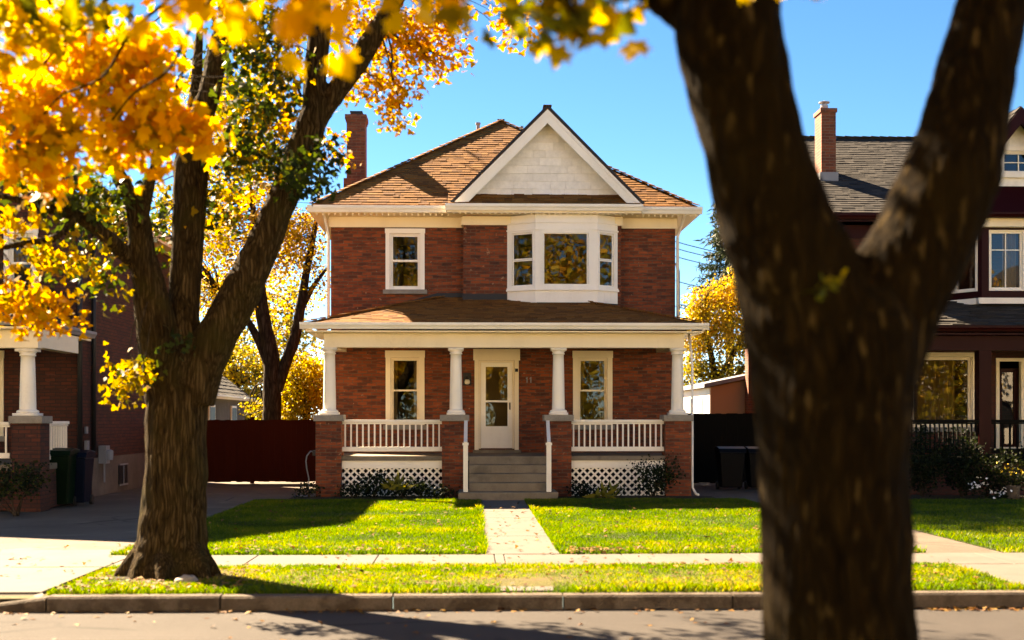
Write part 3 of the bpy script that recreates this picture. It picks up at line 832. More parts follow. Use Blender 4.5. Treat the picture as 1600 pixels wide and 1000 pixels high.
# ================================================================== LEFT NEIGHBOUR
LX, LY, LB = -8.3, 27.4, 36.2
LH = empty('neighbour_house', (-12.5, LY, 0), 'dark brick house with white porch columns and grey foundation left of the driveway', 'house')
FL = (0.0, LY, 1.0, 0.0); LW0 = -17.0
lw = [(-11.6, -10.0, 1.35, 3.0)]
luw = [(gx(14, LY), gx(52, LY), gz(462, LY), gz(368, LY)), (-15.6, -14.4, 4.4, 6.0)]
mb = MB()
panel(mb, FL, LW0, LX, .86, 6.5, lw + luw, .28)
panel(mb, (LX, 0, 0, 1.0), LY + .28, LB, .86, 6.5, [], .28)
mb.box(LW0, LX - .28, LB - .28, LB, .86, 6.5); mb.box(LW0, LW0 + .28, LY + .28, LB - .28, .86, 6.5)
mb.prism([(LW0, LY + .02, 6.501), (LX, LY + .02, 6.501), ((LW0 + LX) / 2, LY + .02, 9.4)], (0, .26, 0))
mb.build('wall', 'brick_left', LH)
mb = MB(); mb.box(LW0 - .03, LX + .03, LY - .03, LB + .03, 0, .855)
fd = mb.build('foundation', 'foundation', LH)
mb = MB(); mb.box(LX + .034, LX + .06, 30.35, 31.05, .18, .62); wi = mb.build('basement_window', 'black', LH)
mb = MB(); mb.box(LX + .061, LX + .075, 30.33, 31.07, .62, .66); mb.box(LX + .061, LX + .075, 30.33, 31.07, .14, .18); mb.box(LX + .061, LX + .075, 30.68, 30.72, .18, .62); mb.build('frame', 'lead', wi)
window(LH, FL, *lw[0], mat='cream', casing=.14, head=.16, style='hung', glass='glass_dark', curtain=[(0, .3, 0, 1)])
for q in luw: window(LH, FL, *q, mat='white', casing=.1, head=.12, glass='glass', curtain=[(0, 1, .5, 1)])
# roof
mb = MB(); ex0, ex1, ey0, ey1, ez = LW0 - .45, LX + .45, LY - .45, LB + .4, 6.45
rx, rz = (ex0 + ex1) / 2, 6.45 + ((ex1 - ex0) / 2) * .72
for sg, exx in ((-1, ex0), (1, ex1)):
    pl = [(exx, ey0, ez), (rx, ey0, rz), (rx, ey1, rz), (exx, ey1, ez)]
    mb.face(pl, .2); shingle(mb, pl, .2)
    mb.prism([(exx, ey0, ez - .02), (rx, ey0, rz - .02), (rx, ey0, rz - .16), (exx, ey0, ez - .16)], (0, ey1 - ey0, 0), .2)
mb.build('roof', 'shingle_dark', LH, fix=False)
mb = MB(); gutter(mb, ey0, ey1, ex1, ez - .17, 'R'); mb.box(LX + .002, ex1 - .002, ey0 + .3, ey1 - .1, ez - .25, ez - .172); mb.build('gutter', 'cream', LH)
# porch
QY, QX = 23.55, -8.02
mb = MB(); pl = [(-16, QY, 3.56), (QX, QY, 3.56), (QX - 1.6, LY, 4.35), (-16, LY, 4.35)]
mb.face(pl, .2); shingle(mb, pl, .18); pl = [(QX, QY, 3.56), (QX, LY, 3.56), (QX - 1.6, LY, 4.35)]; mb.face(pl, .2); shingle(mb, pl, .18)
mb.build('porch_roof', 'shingle_dark', LH, fix=False)
mb = MB(); gutter(mb, -16, QX + .1, QY, 3.42, h=.13); gutter(mb, QY, LY, QX, 3.42, 'R', h=.13); mb.build('gutter', 'lead', LH)
mb = MB(); mb.box(-16, QX - .01, QY + .01, LY - .01, 3.36, 3.40); mb.build('porch_ceiling', 'cream', LH)
mb = MB(); mb.box(-16, gx(62, 24.05), 23.95, 24.2, 3.03, 3.357); mb.box(gx(62, 24.05) - .26, gx(62, 24.05), 24.202, LY - 1.0, 3.05, 3.357); mb.build('porch_beam', 'cream', LH)
for (a_, b_, cpx) in ((18, 63, 43.5), (-260, -215, -238)):
    x0, x1 = gx(a_, 23.9), gx(b_, 23.9)
    pier(LH, x0, x1, 23.9, 24.42, 0, 1.63, 'brick_left'); column(LH, gx(cpx, 24.16), 24.16, 1.771, 3.028, .15, .125, 'white')
railing(LH, (gx(-212, 24.15), 24.15), (gx(16, 24.15), 24.15), .98, 1.66, 18)
railing(LH, (gx(66, 24.44) - .05, 24.44), (gx(66, 24.44) - .05, 26.1), .93, 1.67, 11)
mb = MB(); mb.box(-16, gx(62, 24), 23.96, LY - .04, .76, .87); mb.build('porch_floor', 'step', LH)
mb = MB(); mb.box(-16, gx(60, 24), 24.0, 24.05, .02, .755); mb.box(gx(60, 24) - .05, gx(60, 24), 24.06, LY - .04, .02, .755); mb.build('skirt_board', 'brick_left', LH)
# pipes and meters on the side wall
for (px, z0, z1) in ((131, .9, 6.3), (152, 1.0, 6.3)):
    yy = (LX + .06) / ((px - 735) / 2000.0); mb = MB()
    mb.tube([(LX + .07, yy, z0), (LX + .07, yy, z1)], [.055] * 2, 8); mb.build('downspout', 'black', LH, smooth=True)
yy = 28.9; mb = MB(); mb.box(LX + .033, LX + .2, yy - .15, yy + .15, .72, 1.12); mb.lathe(LX + .22, yy, [(.09, .8), (.1, .9), (.1, 1.0), (.05, 1.03)], 12); mb.tube([(LX + .12, yy, .72), (LX + .12, yy, .3)], [.02, .02], 6); mb.build('meter_box', 'lead', LH)
MB().box(LX + .033, LX + .1, 27.7, 27.85, 1.0, 1.25).build('outlet_box', 'lead', LH); MB().box(LX + .033, LX + .08, 27.72, 27.83, 1.4, 1.55).build('outlet_box', 'lead', LH)

# ================================================================== RIGHT NEIGHBOUR
RX, RY = gx(1320, 30.8), 30.8
RH = empty('maroon_house', (12.5, RY, 0), 'maroon trimmed brick house with grey roof, seen through the fork of the dark trunk', 'house')
FRR = (0.0, RY, 1.0, 0.0); R1 = 18.5
r_low = (gx(1424, RY), gx(1519, RY), gz(668, RY), gz(556, RY)); r_door = (gx(1556, RY), gx(1600, RY), .95, 3.2)
mb = MB(); panel(mb, FRR, RX, R1, 0, 6.4, [r_low, r_door], .28)
panel(mb, (RX, 0, 0, -1.0), -40.2, -RY - .28, 0, 6.4, [], .28); mb.box(RX + .28, R1, 39.9, 40.2, 0, 6.4); mb.box(R1 - .28, R1, RY + .28, 39.898, 0, 6.4)
mb.prism([(RX + .01, RY + .3, 6.401), (RX + .01, 40.0, 6.401), (RX + .01, 35.2, 9.1)], (.25, 0, 0))
mb.build('wall', 'brick_right', RH)
window(RH, FRR, *r_low, mat='cream', casing=.1, head=.1, style='fixed', curtain=[(.0, .78, 0, 1)], cmat='curtain_warm', sash_w=.05)
mb = MB(); ring(mb, FRR, r_door[0], r_door[1], r_door[2], r_door[3], .08, -.1, .03); df = mb.build('door', 'cream', RH)
mb = MB(); ring(mb, FRR, r_door[0] + .12, r_door[1] - .1, 1.0, 2.95, .09, -.2, -.15); mb.build('door_leaf', 'maroon', df)
g = MB(); quad(g, FRR, r_door[0] + .2, r_door[1] - .18, 1.08, 2.87, -.18); g.build('pane', 'glass_dark', df, fix=False)
# roof (side gables, ridge parallel to the street)
ex0, ex1, ey0, ez = gx(1303, 30.2), R1 + .4, 30.2, 6.62
yr, zr = 35.2, 6.62 + 5.0 * .575
mb = MB(); pl = [(ex0, ey0, ez), (ex1, ey0, ez), (ex1, yr, zr), (ex0, yr, zr)]; mb.face(pl, .2); shingle(mb, pl, .15, (.12, .34), (.009, .022))
mb.face([(ex0, yr, zr), (ex1, yr, zr), (ex1, 40.4, ez), (ex0, 40.4, ez)], .2)
mb.box(ex0 + .05, ex1 - .05, ey0 + .05, 40.2, 6.42, 6.5)
hip_cap(mb, (ex0, yr, zr), (ex1, yr, zr))
mb.build('roof', 'shingle_grey', RH, fix=False)
mb = MB()
mb.prism([(ex0, ey0, ez - .02), (ex0, yr, zr - .02), (ex0, yr, zr - .26), (ex0, ey0, ez - .26)], (-.04, 0, 0)); mb.prism([(ex0, 40.4, ez - .02), (ex0, yr, zr - .02), (ex0, yr, zr - .26), (ex0, 40.4, ez - .26)], (-.04, 0, 0))
mb.prism([(ex0 + .001, ey0, ez - .1), (ex0 + .001, yr, zr - .1), (ex0 + .001, yr, zr - .16), (ex0 + .001, ey0, ez - .16)], (RX - ex0 - .002, 0, 0))
gutter(mb, ex0 - .04, 11.35, ey0, ez - .16, h=.15)
mb.box(ex0 + .02, 11.4, ey0 + .002, RY + .01, ez - .2, ez - .17); mb.box(RX - .03, 11.4, RY - .04, RY - .002, 6.1, 6.418)
mb.build('eaves_trim', 'maroon', RH)
# chimney
cy = 32.2; cx0, cx1 = gx(1283.5, cy), gx(1306, cy)
mb = MB(); mb.box(cx0, cx1, cy, cy + .62, 7.2, 9.5); mb.box(cx0 - .03, cx1 + .03, cy - .03, cy + .65, 9.502, 9.6); ch = mb.build('chimney', 'brick_chim', RH)
mb = MB(); mb.lathe((cx0 + cx1) / 2 - .03, cy + .3, [(.07, 9.602), (.07, 9.68), (.1, 9.69), (.1, 9.74), (.07, 9.75), (.07, 9.78), (.14, 9.80), (.14, 9.83), (.03, 9.86)], 14); mb.build('flue_cap', 'metal', ch)
mb = MB(); mb.box(cx0 - .05, cx1 + .05, cy - .06, cy + .6, 7.2, gz(266, cy)); mb.build('flashing', 'lead', ch)
# front gable with bay
gxc, gy = gx(1590, 29.9), 29.7
gw = 2.0; gtop = gz(163, 29.9); gb = gz(285, 29.9)
mb = MB()
for sg in (-1, 1):
    pl = [(gxc, gy, gtop), (gxc + sg * (gw + .25), gy, gtop - (gw + .25) * 1.25), (gxc + sg * (gw + .25), 31.6, gtop - (gw + .25) * 1.25), (gxc, 34.3, gtop)]
    mb.face(pl, .2); shingle(mb, pl, .2)
mb.build('gable_roof', 'shingle_grey', RH, fix=False)
mb = MB()
for sg in (-1, 1): mb.prism([(gxc, gy - .03, gtop - .02), (gxc + sg * (gw + .25), gy - .03, gtop - .02 - (gw + .25) * 1.25), (gxc + sg * (gw - .02), gy - .03, gtop - .02 - (gw + .25) * 1.25), (gxc, gy - .03, gtop - .40)], (0, .05, 0))
for sg in (-1, 1): mb.prism([(gxc, gy, gtop - .03), (gxc + sg * (gw + .25), gy, gtop - .03 - (gw + .25) * 1.25), (gxc + sg * (gw + .25), gy, gtop - .09 - (gw + .25) * 1.25), (gxc, gy, gtop - .09)], (0, .6, 0))
mb.build('verge_board', 'maroon', RH)
fg = (0.0, 30.1, 1.0, 0.0)
ww = (gx(1566, 30.1), gx(1620, 30.1), gz(266, 30.1), gz(230, 30.1))
mb = MB()
zc = gtop - .15
def zl(u): return zc - abs(u - gxc) * 1.25
mb.face([(gxc - gw, 30.1, gb), (ww[0], 30.1, gb), (ww[0], 30.1, zl(ww[0])), (gxc - gw, 30.1, max(gb, zl(gxc - gw)))], .6)
mb.face([(ww[0], 30.1, gb), (ww[1], 30.1, gb), (ww[1], 30.1, ww[2]), (ww[0], 30.1, ww[2])], .6)
mb.face([(ww[0], 30.1, ww[3]), (ww[1], 30.1, ww[3]), (ww[1], 30.1, zl(ww[1])), (gxc, 30.1, zc), (ww[0], 30.1, zl(ww[0]))], .6)
mb.face([(ww[1], 30.1, gb), (gxc + gw, 30.1, gb), (gxc + gw, 30.1, max(gb, zl(gxc + gw))), (ww[1], 30.1, zl(ww[1]))], .6)
shingle(mb, [(gxc - gw, 30.1, gb), (ww[0] - .1, 30.1, gb), (ww[0] - .1, 30.1, zl(ww[0] - .1)), (gxc - gw + .02, 30.1, zl(gxc - gw))], .19, (.25, .5), (.006, .016), .004, face=(0, -1, 0))
mb.build('gable_wall', 'gable_white', RH, fix=False)
window(RH, fg, *ww, mat='white', casing=.09, head=.1, sill='white', style='fixed', grid=(2, (.5,)), sash_w=.04)
# maroon pent band, soffit, two-storey bay
by = 29.95
bz0, bz1 = gz(455, by), gz(355, by)
mb = MB(); mb.prism([(gxc - gw - .5, 29.6, gz(335, 29.6)), (gxc - gw - .5, 30.09, gb + .02), (gxc - gw - .5, 30.5, gb + .02), (gxc - gw - .5, 30.5, gz(335, 29.6))], (2 * gw + 1.0, 0, 0)); gutter(mb, gxc - gw - .55, gxc + gw + .55, 29.6, gz(336, 29.6), h=.12); mb.build('pent_roof', 'maroon', RH)
mb = MB(); mb.box(gxc - gw - .3, gxc + gw + .3, 29.75, 30.6, gz(352, by), gz(337, by)); mb.build('frieze', 'cream', RH)
q0, q1, q2 = (gx(1478, RY), RY), (gx(1534, by), by), (gx(1534, by) + 2.9, by)
mb = MB()
frs = []
for (p, q) in ((q0, q1), (q1, q2)):
    L = math.hypot(q[0] - p[0], q[1] - p[1]); frs.append(((p[0], p[1], (q[0] - p[0]) / L, (q[1] - p[1]) / L), L))
f0, L0 = frs[0]; f1, L1 = frs[1]
hA = (.2, L0 - .14, bz0 + .05, bz1 - .05)
a1 = gx(1545, by) - q1[0]; hB = (a1, L1 - a1, bz0 + .05, bz1)
panel(mb, f0, 0, L0, bz0 - .12, 6.36, [hA], .1); panel(mb, f1, 0, L1, bz0 - .12, 6.36, [hB], .1)
mb.build('bay_wall', 'maroon', RH)
window(RH, f0, *hA, mat='white', casing=.03, head=.03, sill=None, style='fixed', sash_w=.05)
n = 3
for k in range(n):
    u0 = hB[0] + (hB[1] - hB[0]) * k / n; u1 = hB[0] + (hB[1] - hB[0]) * (k + 1) / n
    window(RH, f1, u0 + .005, u1 - .005, hB[2], hB[3], mat='white', casing=0 if k else .0, head=.03, sill=None, style='fixed', grid=(2, (.68,)), sash_w=.05, curtain=[(.5, .9, 0, 1)])
mb = MB(); mb.lbox(f1, -.1, L1 + .1, .002, .09, bz0 - .26, bz0 - .122); mb.lbox(f0, 0, L0 - .1, .002, .08, bz0 - .26, bz0 - .122); mb.build('sill_band', 'white', RH)
# porch
py0 = 28.0; px0 = gx(1395, py0)
pz0_, pz1_ = gz(507, py0), gz(466, 30.7)
mb = MB(); pl = [(px0, py0, pz0_), (R1, py0, pz0_), (R1, RY, pz1_), (px0 + 2.4, RY, pz1_)]; mb.face(pl, .3); shingle(mb, pl, .17, (.2, .5), (.014, .04)); pl = [(px0, py0, pz0_), (px0 + 2.4, RY, pz1_), (px0, RY, pz0_)]; mb.face(pl, .3); shingle(mb, pl, .17)
mb.build('porch_roof', 'shingle_grey', RH, fix=False)
mb = MB(); gutter(mb, px0 - .1, R1, py0, pz0_ - .13, h=.13); mb.box(px0 + .01, R1, py0 + .01, RY - .01, pz0_ - .2, pz0_ - .16); mb.box(px0 + .3, R1, 28.35, 28.6, gz(546, 28.35), pz0_ - .202); mb.build('porch_trim', 'maroon', RH)
x0, x1 = gx(1529, 28.4), gx(1548, 28.4); mb = MB(); mb.box(x0, x1, 28.36, 28.36 + (x1 - x0), .95, gz(546, 28.35) - .002); mb.build('porch_post', 'maroon', RH)
mb = MB(); mb.box(px0 + .2, R1, 28.3, RY - .03, .72, .86); mb.build('porch_floor', 'dark_wood', RH)
railing(RH, (px0 + .3, 28.4), (x0 - .01, 28.4), .95, 1.7, 17, 'dark_wood'); railing(RH, (x1 + .01, 28.4), (R1, 28.4), .95, 1.7, 40, 'dark_wood')
mb = MB(); mb.box(px0 + .2, R1, 28.42, 28.5, 0, .718); mb.build('porch_base', 'brick_right', RH)

# ================================================================== YARD BUILDINGS AND FENCES
def board_fence(name, x0, x1, y, z1, mat, label, bw=.145, cap=False, dip=0.0):
    f = empty(name, ((x0 + x1) / 2, y, 0), label, 'fence')
    mb = MB(); x = x0; i = 0
    while x < x1 - .01:
        b_ = min(x + bw, x1); zz = z1 + random.uniform(-.008, .008) + dip * math.sin(i * .35)
        mb.box(x + .0006, b_ - .0006, y - .011 + random.uniform(-.002, .002), y + .011, .03 + random.uniform(0, .03), zz); x = b_; i += 1
    mb.build('board_panel', mat, f)
    mb = MB(); mb.box(x0, x1, y + .014, y + .05, .35, .44); mb.box(x0, x1, y + .014, y + .05, z1 - .35, z1 - .26)
    if cap: mb.box(x0, x1, y - .05, y + .08, z1 + .025, z1 + .06)
    mb.build('rail', mat, f)
    n = max(2, int((x1 - x0) / 2.3) + 1)
    for k in range(n):
        x = x0 + .06 + (x1 - x0 - .12) * k / (n - 1); mb = MB(); mb.box(x - .05, x + .05, y + .052, y + .152, 0, z1 + .08); mb.build('post', mat, f)
    return f
board_fence('wood_fence', -8.24, -3.38, 34.2, 1.69, 'red_wood', 'tall red brown board fence closing the driveway between the two brick houses', cap=False)
board_fence('wood_fence', XR + .03, 9.0, 33.4, 1.86, 'dark_wood', 'black board fence with tall pickets in the side yard beyond the right downspout')

g = empty('garage', (-10.2, 45, 0), 'low garage with weathered grey roof showing over the red brown fence', 'garage')
mb = MB(); mb.box(-12.6, -8.75, 41, 50, 0, 2.55); mb.prism([(-12.6, 50.0 - .2, 2.551), (-8.75, 50.0 - .2, 2.551), (-10.67, 50.0 - .2, 4.0)], (0, .19, 0)); mb.build('wall', 'foundation', g)
mb = MB()
for sg in (-1, 1):
    xe = -10.67 + sg * 2.2; pl = [(xe, 40.7, 2.5), (-10.67, 40.7, 4.15), (-10.67, 50.3, 4.15), (xe, 50.3, 2.5)]; mb.face(pl, .5); shingle(mb, pl, .25)
mb.build('roof', 'shingle_grey', g, fix=False)
mb = MB(); gutter(mb, 40.7, 50.3, -8.47, 2.4, 'R'); mb.build('gutter', 'white', g)
for yy in (43.0, 47.0): mb = MB(); mb.box(-8.748, -8.70, yy, yy + 1.0, 1.2, 2.2); w_ = mb.build('window', 'white', g); mb = MB(); mb.box(-8.698, -8.69, yy + .08, yy + .92, 1.28, 2.12); mb.build('pane', 'black', w_)
g = empty('garden_shed', (-9.4, 55, 0), 'dark flat roofed shed far behind the garage with the grey roof', 'shed')
mb = MB(); mb.box(-11.0, -7.9, 53, 58, 0, 2.9); mb.build('wall', 'dark_wood', g)
mb = MB(); mb.prism([(-11.6, 52.6, 4.0), (-7.4, 52.6, 3.1), (-7.4, 52.6, 2.93), (-11.6, 52.6, 3.83)], (0, 5.6, 0)); mb.build('roof', 'lead', g)

g = empty('back_cottage', (9.0, 42, 0), 'low tan cottage with a white side wall behind the black fence', 'house')
xa = gx(1111, 40)
mb = MB(); mb.prism([(xa, 40.002, 0), (xa, 40.002, 2.72), (xa + 4, 40.002, 3.55), (xa + 4, 40.002, 0)], (0, 6, 0)); mb.build('wall', 'tan_wall', g)
mb = MB(); mb.box(xa - .04, xa - .002, 40.0, 46.0, 0, 2.7); mb.build('side_wall', 'white', g)
mb = MB(); mb.prism([(xa - .25, 39.8, 2.70), (xa - .25, 39.8, 2.82), (xa + 4.2, 39.8, 3.74), (xa + 4.2, 39.8, 3.62)], (0, 6.4, 0)); mb.build('roof', 'lead', g)
for yy in (41.2, 43.4): mb = MB(); mb.box(xa - .06, xa - .042, yy, yy + .7, 1.5, 2.4); mb.build('window', 'lead', g)
mb = MB(); x = gx(1171, 39.7); mb.box(x - .12, x + .35, 39.3, 39.78, 0, 3.9); mb.build('chimney', 'brick_chim', g)

def bin_(name, x, y, mat, label, h=1.06, w_=.56, rz=0.0):
    b = empty(name, (x, y, 0), label, 'bin', 'wheeled bins')
    b.rotation_euler = (0, 0, 0)
    mb = MB(); d = .62
    mb.add([(x - w_ * .4, y - d * .38, .06), (x + w_ * .4, y - d * .38, .06), (x + w_ * .4, y + d * .38, .06), (x - w_ * .4, y + d * .38, .06), (x - w_ / 2, y - d / 2, h - .1), (x + w_ / 2, y - d / 2, h - .1), (x + w_ / 2, y + d / 2, h - .1), (x - w_ / 2, y + d / 2, h - .1)],
           [(0, 3, 2, 1), (4, 5, 6, 7), (0, 1, 5, 4), (1, 2, 6, 5), (2, 3, 7, 6), (3, 0, 4, 7)]); mb.build('body', mat, b, bevel=.02)
    mb = MB(); mb.prism([(x - w_ / 2 - .02, y - d / 2 - .03, h - .098), (x - w_ / 2 - .02, y + d / 2 + .02, h - .098), (x - w_ / 2 - .02, y + d / 2 - .02, h + .01), (x - w_ / 2 - .02, y, h + .05), (x - w_ / 2 - .02, y - d / 2 + .02, h)], (w_ + .04, 0, 0)); mb.bar((x - w_ * .45, y + d / 2 + .06, h - .04), (x + w_ * .45, y + d / 2 + .06, h - .04), .03, .03); mb.build('lid', mat, b, bevel=.012)
    for s_ in (-1, 1):
        mb = MB(); xx = x + s_ * w_ * .42; prof = [(xx - .03, .1), (xx + .03, .1)]
        vs = []; 
        for k in range(14):
            t = 2 * math.pi * k / 14; vs.append((xx - .03, y + d * .4 + .1 * math.cos(t), .1 + .1 * math.sin(t)))
        mb.prism(vs, (.06, 0, 0)); mb.build('wheel', 'black', b)
    if mat == 'green_plastic':
        mb = MB(); mb.prism([(x - .12, y - d / 2 - .004, .76), (x + .05, y - d / 2 - .004, .76), (x + .09, y - d / 2 - .006, .8), (x, y - d / 2 - .006, .83), (x - .1, y - d / 2 - .006, .8)], (0, -.004, 0)); mb.build('sticker', 'white', b)
    return b
bin_('wheelie_bin', gx(87, 25.3), 25.3, 'green_plastic', 'green wheeled bin with a pale sticker beside the left porch', 1.1, .72)
bin_('wheelie_bin', gx(120, 25.75), 25.75, 'blue_plastic', 'blue wheeled bin standing to the right of the green bin', 1.05, .52)
bin_('wheelie_bin', gx(1141, 30.9), 30.9, 'dark_plastic', 'dark wheeled bin in front of the black fence, nearer the white downspout', 1.0, .62)
bin_('wheelie_bin', gx(1186, 30.9), 30.9, 'dark_plastic', 'dark wheeled bin in front of the black fence, half hidden by the near trunk', 1.0, .62)
# hose reel on the left pier
hz = empty('garden_hose', (gx(486, 28.6), 28.6, 0), 'pale garden hose looped on a bracket at the left porch pier', 'hose')
mb = MB(); x = gx(489, 28.6); mb.tube([(x + .03, 28.55, .98), (x - .04, 28.5, 1.0), (x - .12, 28.48, .9), (x - .14, 28.48, .78), (x - .12, 28.48, .6), (x - .08, 28.5, .4), (x - .08, 28.52, .1), (x + .15, 28.2, .03), (x - .3, 28.1, .03)], [.016] * 9, 6); mb.build('hose', 'lead', hz, smooth=True)
mb = MB(); mb.box(x + .0, x + .09, 28.5, 28.6, .9, 1.02); mb.build('bracket', 'black', hz)

# utility poles and wires
up = empty('utility_pole', (gx(1059, 62), 62, 0), 'thin street lamp pole with a curved arm far behind the right side yard', 'pole')
mb = MB(); x = gx(1060, 62); mb.tube([(x, 62, 0), (x, 62, 8.9), (x - .1, 62, 9.25), (x - .5, 62, 9.35), (x - .9, 62, 9.3)], [.11, .08, .07, .06, .05], 8); mb.build('pole', 'lead', up, smooth=True)
mb = MB(); mb.box(x - 1.3, x - .8, 61.9, 62.1, 9.22, 9.32); mb.build('lamp_head', 'lead', up)
for i, (pyl, pyr, lb) in enumerate(((368, 377, 'topmost of the thin wires crossing the sky right of the house'), (379, 386, 'second highest of the thin wires crossing the sky right of the house'), (392, 398, 'third highest of the thin wires crossing the sky right of the house'), (430, 436, 'thin wire just above the spruce foot right of the house'), (470, 474, 'lowest of the thin wires right of the house'))):
    p0, p1 = Vector(pt(1000, pyl - 8, 60)), Vector(pt(1300, pyr + 40, 60)); mb = MB()
    q = [p0.lerp(p1, k / 12) - Vector((0, 0, .35 * (1 - (2 * k / 12 - 1) ** 2))) for k in range(13)]
    tag(mb.tube(q, [.022] * 13, 5).build('power_line', 'black', None), lb, 'wire', 'power lines')

# ================================================================== GROUND
KY0, KY1, RZ = 12.36, 12.54, -.132
def sheet(name, polys, z, mat, label=None):
    mb = MB()
    for p in polys: mb.face([(x, y, z) for x, y in p], .5)
    ob = mb.build(name, mat, None, fix=False); ob['kind'] = 'structure'; return ob
sheet('ground', [[(-400, KY1 - .05), (400, KY1 - .05), (400, 900), (-400, 900)], [(-400, -500), (400, -500), (400, 5.6), (-400, 5.6)]], -.02, 'ground')
sheet('road', [[(-400, 5.6), (400, 5.6), (400, KY0 + .1), (-400, KY0 + .1)]], RZ, 'asphalt')
mb = MB(); mb.box(-400, 400, 5.45, 5.63, RZ - .1, 0); tag(mb.build('near_kerb', 'kerb', None), kind='structure')
PTH0, PTH1 = .2, 1.13
LAWN_L, LAWN_R = (-4.5, 16.12, PTH0 - .02, 27.6), (PTH1 + .02, 16.12, 5.8, 27.6)
def turf(name, x0, x1, y0, y1, mat, amp=.035, z=.0, step=.3, edge=None):
    mb = MB(); nx, ny = max(2, int((x1 - x0) / step)), max(2, int((y1 - y0) / step)); vs = []; fs = []
    for j in range(ny + 1):
        for i in range(nx + 1):
            x, y = x0 + (x1 - x0) * i / nx, y0 + (y1 - y0) * j / ny
            e_ = min(x - x0, x1 - x, y - y0, y1 - y)
            vs.append((x, y, z + amp * (noise.noise((x * .5, y * .5, 3)) * .5 + .5) * min(1, e_ / .6)))
    for j in range(ny):
        for i in range(nx):
            a_ = j * (nx + 1) + i; fs.append((a_, a_ + 1, a_ + nx + 2, a_ + nx + 1))
    mb.add(vs, fs); ob = mb.build(name, mat, None, smooth=True, fix=False); ob['kind'] = 'structure'; return ob
turf('lawn', *(LAWN_L[0], LAWN_L[2], LAWN_L[1], LAWN_L[3]), 'turf'); turf('lawn', LAWN_R[0], LAWN_R[2], LAWN_R[1], LAWN_R[3], 'turf')
turf('lawn', 6.85, 20, 16.12, 28.0, 'turf')
turf('verge', -4.15, 5.62, KY1 + .01, 14.86, 'turf_dry', .05)
turf('verge', 9.2, 20, KY1 + .01, 14.86, 'turf_dry', .05)
turf('flower_bed', PXS[0][0] - .5, gx(716, 26.8) - .03, 26.9, 28.09, 'soil', .08, .012); turf('flower_bed', gx(872, 26.8) + .03, 5.3, 26.9, 28.09, 'soil', .08, .012)
turf('flower_bed', -16, -8.75, 22.4, 23.9, 'soil', .08, .004); turf('flower_bed', 7.2, 20, 26.3, 28.3, 'soil', .08, .012)
sheet('driveway', [[(-8.7, 16.14), (-4.52, 16.14), (-4.52, 27), (-3.5, 28), (-3.4, 36), (-8.3, 36), (-8.3, 27.4), (-8.7, 27.0)]], -.006, 'drive')
sheet('driveway', [[(-30, 16.14), (-8.71, 16.14), (-8.71, 22.3), (-30, 22.3)]], -.008, 'turf')
sheet('side_path', [[(5.81, 16.14), (6.84, 16.14), (6.84, 27), (7.1, 34), (4.95, 34), (4.95, 28.2), (5.6, 27.4)]], -.004, 'drive')
def slabs(name, xs, y0, y1, z, mat, jit=.004, gap=.012, d=.08):
    mb = MB()
    for a_, b_ in zip(xs[:-1], xs[1:]):
        j = random.uniform(-jit, jit); mb.box(a_ + gap / 2, b_ - gap / 2, y0, y1, z - d, z + j)
    ob = mb.build(name, mat, None, bevel=.008); ob['kind'] = 'structure'; return ob
slabs('sidewalk', [-22 + 1.52 * k for k in range(12)] + [-4.2, -2.65, -1.15, .3, .42, 1.9, 3.4, 4.9, 6.4, 7.9, 9.4, 11, 12.5, 14, 16, 18, 20, 22], 14.88, 16.11, .012, 'concrete')
mb = MB(); ys = [16.13, 18.6, 20.3, 22.1, 23.6, 25.1, 26.74]
for a_, b_ in zip(ys[:-1], ys[1:]): mb.box(PTH0, PTH1, a_ + .006, b_ - .006, -.06, .014 + random.uniform(-.004, .004))
tag(mb.build('garden_path', 'concrete', None, bevel=.008), kind='structure')
slabs('apron', [-8.6, -6.4, -4.22], 12.75, 14.87, .006, 'concrete'); 
slabs('apron', [5.68, 7.4, 9.15], 12.56, 14.87, .004, 'concrete')
slabs('apron', [-8.6, -6.6, -4.53], 16.12, 16.9, .008, 'concrete')
mb = MB(); 
for (a_, b_, c_, d_) in ((gx(779, 13.5), gx(859, 13.5), 12.62, 13.42),): mb.box(a_, b_, c_, d_, -.05, .022)
tag(mb.build('stepping_slab', 'concrete', None, bevel=.01), 'flat concrete slab set in the verge grass opposite the garden path', 'slab')
# kerb with a dropped section at the left driveway
mb = MB(); xs = [-40, -8.8, -7.9] ; segs = []
def kerb_run(x0, x1, h0, h1):
    n = max(1, int(abs(x1 - x0) / 1.6))
    for k in range(n):
        a_, b_ = x0 + (x1 - x0) * k / n, x0 + (x1 - x0) * (k + 1) / n; ha, hb = h0 + (h1 - h0) * k / n, h0 + (h1 - h0) * (k + 1) / n
        g_ = .008; dz = random.uniform(-.006, .006); dy = random.uniform(-.008, .008)
        y0, y1 = KY0 + dy, KY1 + dy; pr = lambda x, h: [(x, y0, RZ - .1), (x, y0 - .0, h - .02), (x, y0 + .022, h), (x, y1, h), (x, y1, RZ - .1)]
        A, B = pr(a_ + g_, ha + dz), pr(b_ - g_, hb + dz)
        mb.add(A + B, [(4, 3, 2, 1, 0), (5, 6, 7, 8, 9)] + [(i, (i + 1) % 5, 5 + (i + 1) % 5, 5 + i) for i in range(5)])
kerb_run(-4.05, 24, .008, .008); kerb_run(-4.95, -4.05, -.105, .008); kerb_run(-8.6, -4.95, -.105, -.105); kerb_run(-9.5, -8.6, .008, -.105); kerb_run(-30, -9.5, .008, .008)
tag(mb.build('kerb', 'kerb', None), kind='structure')
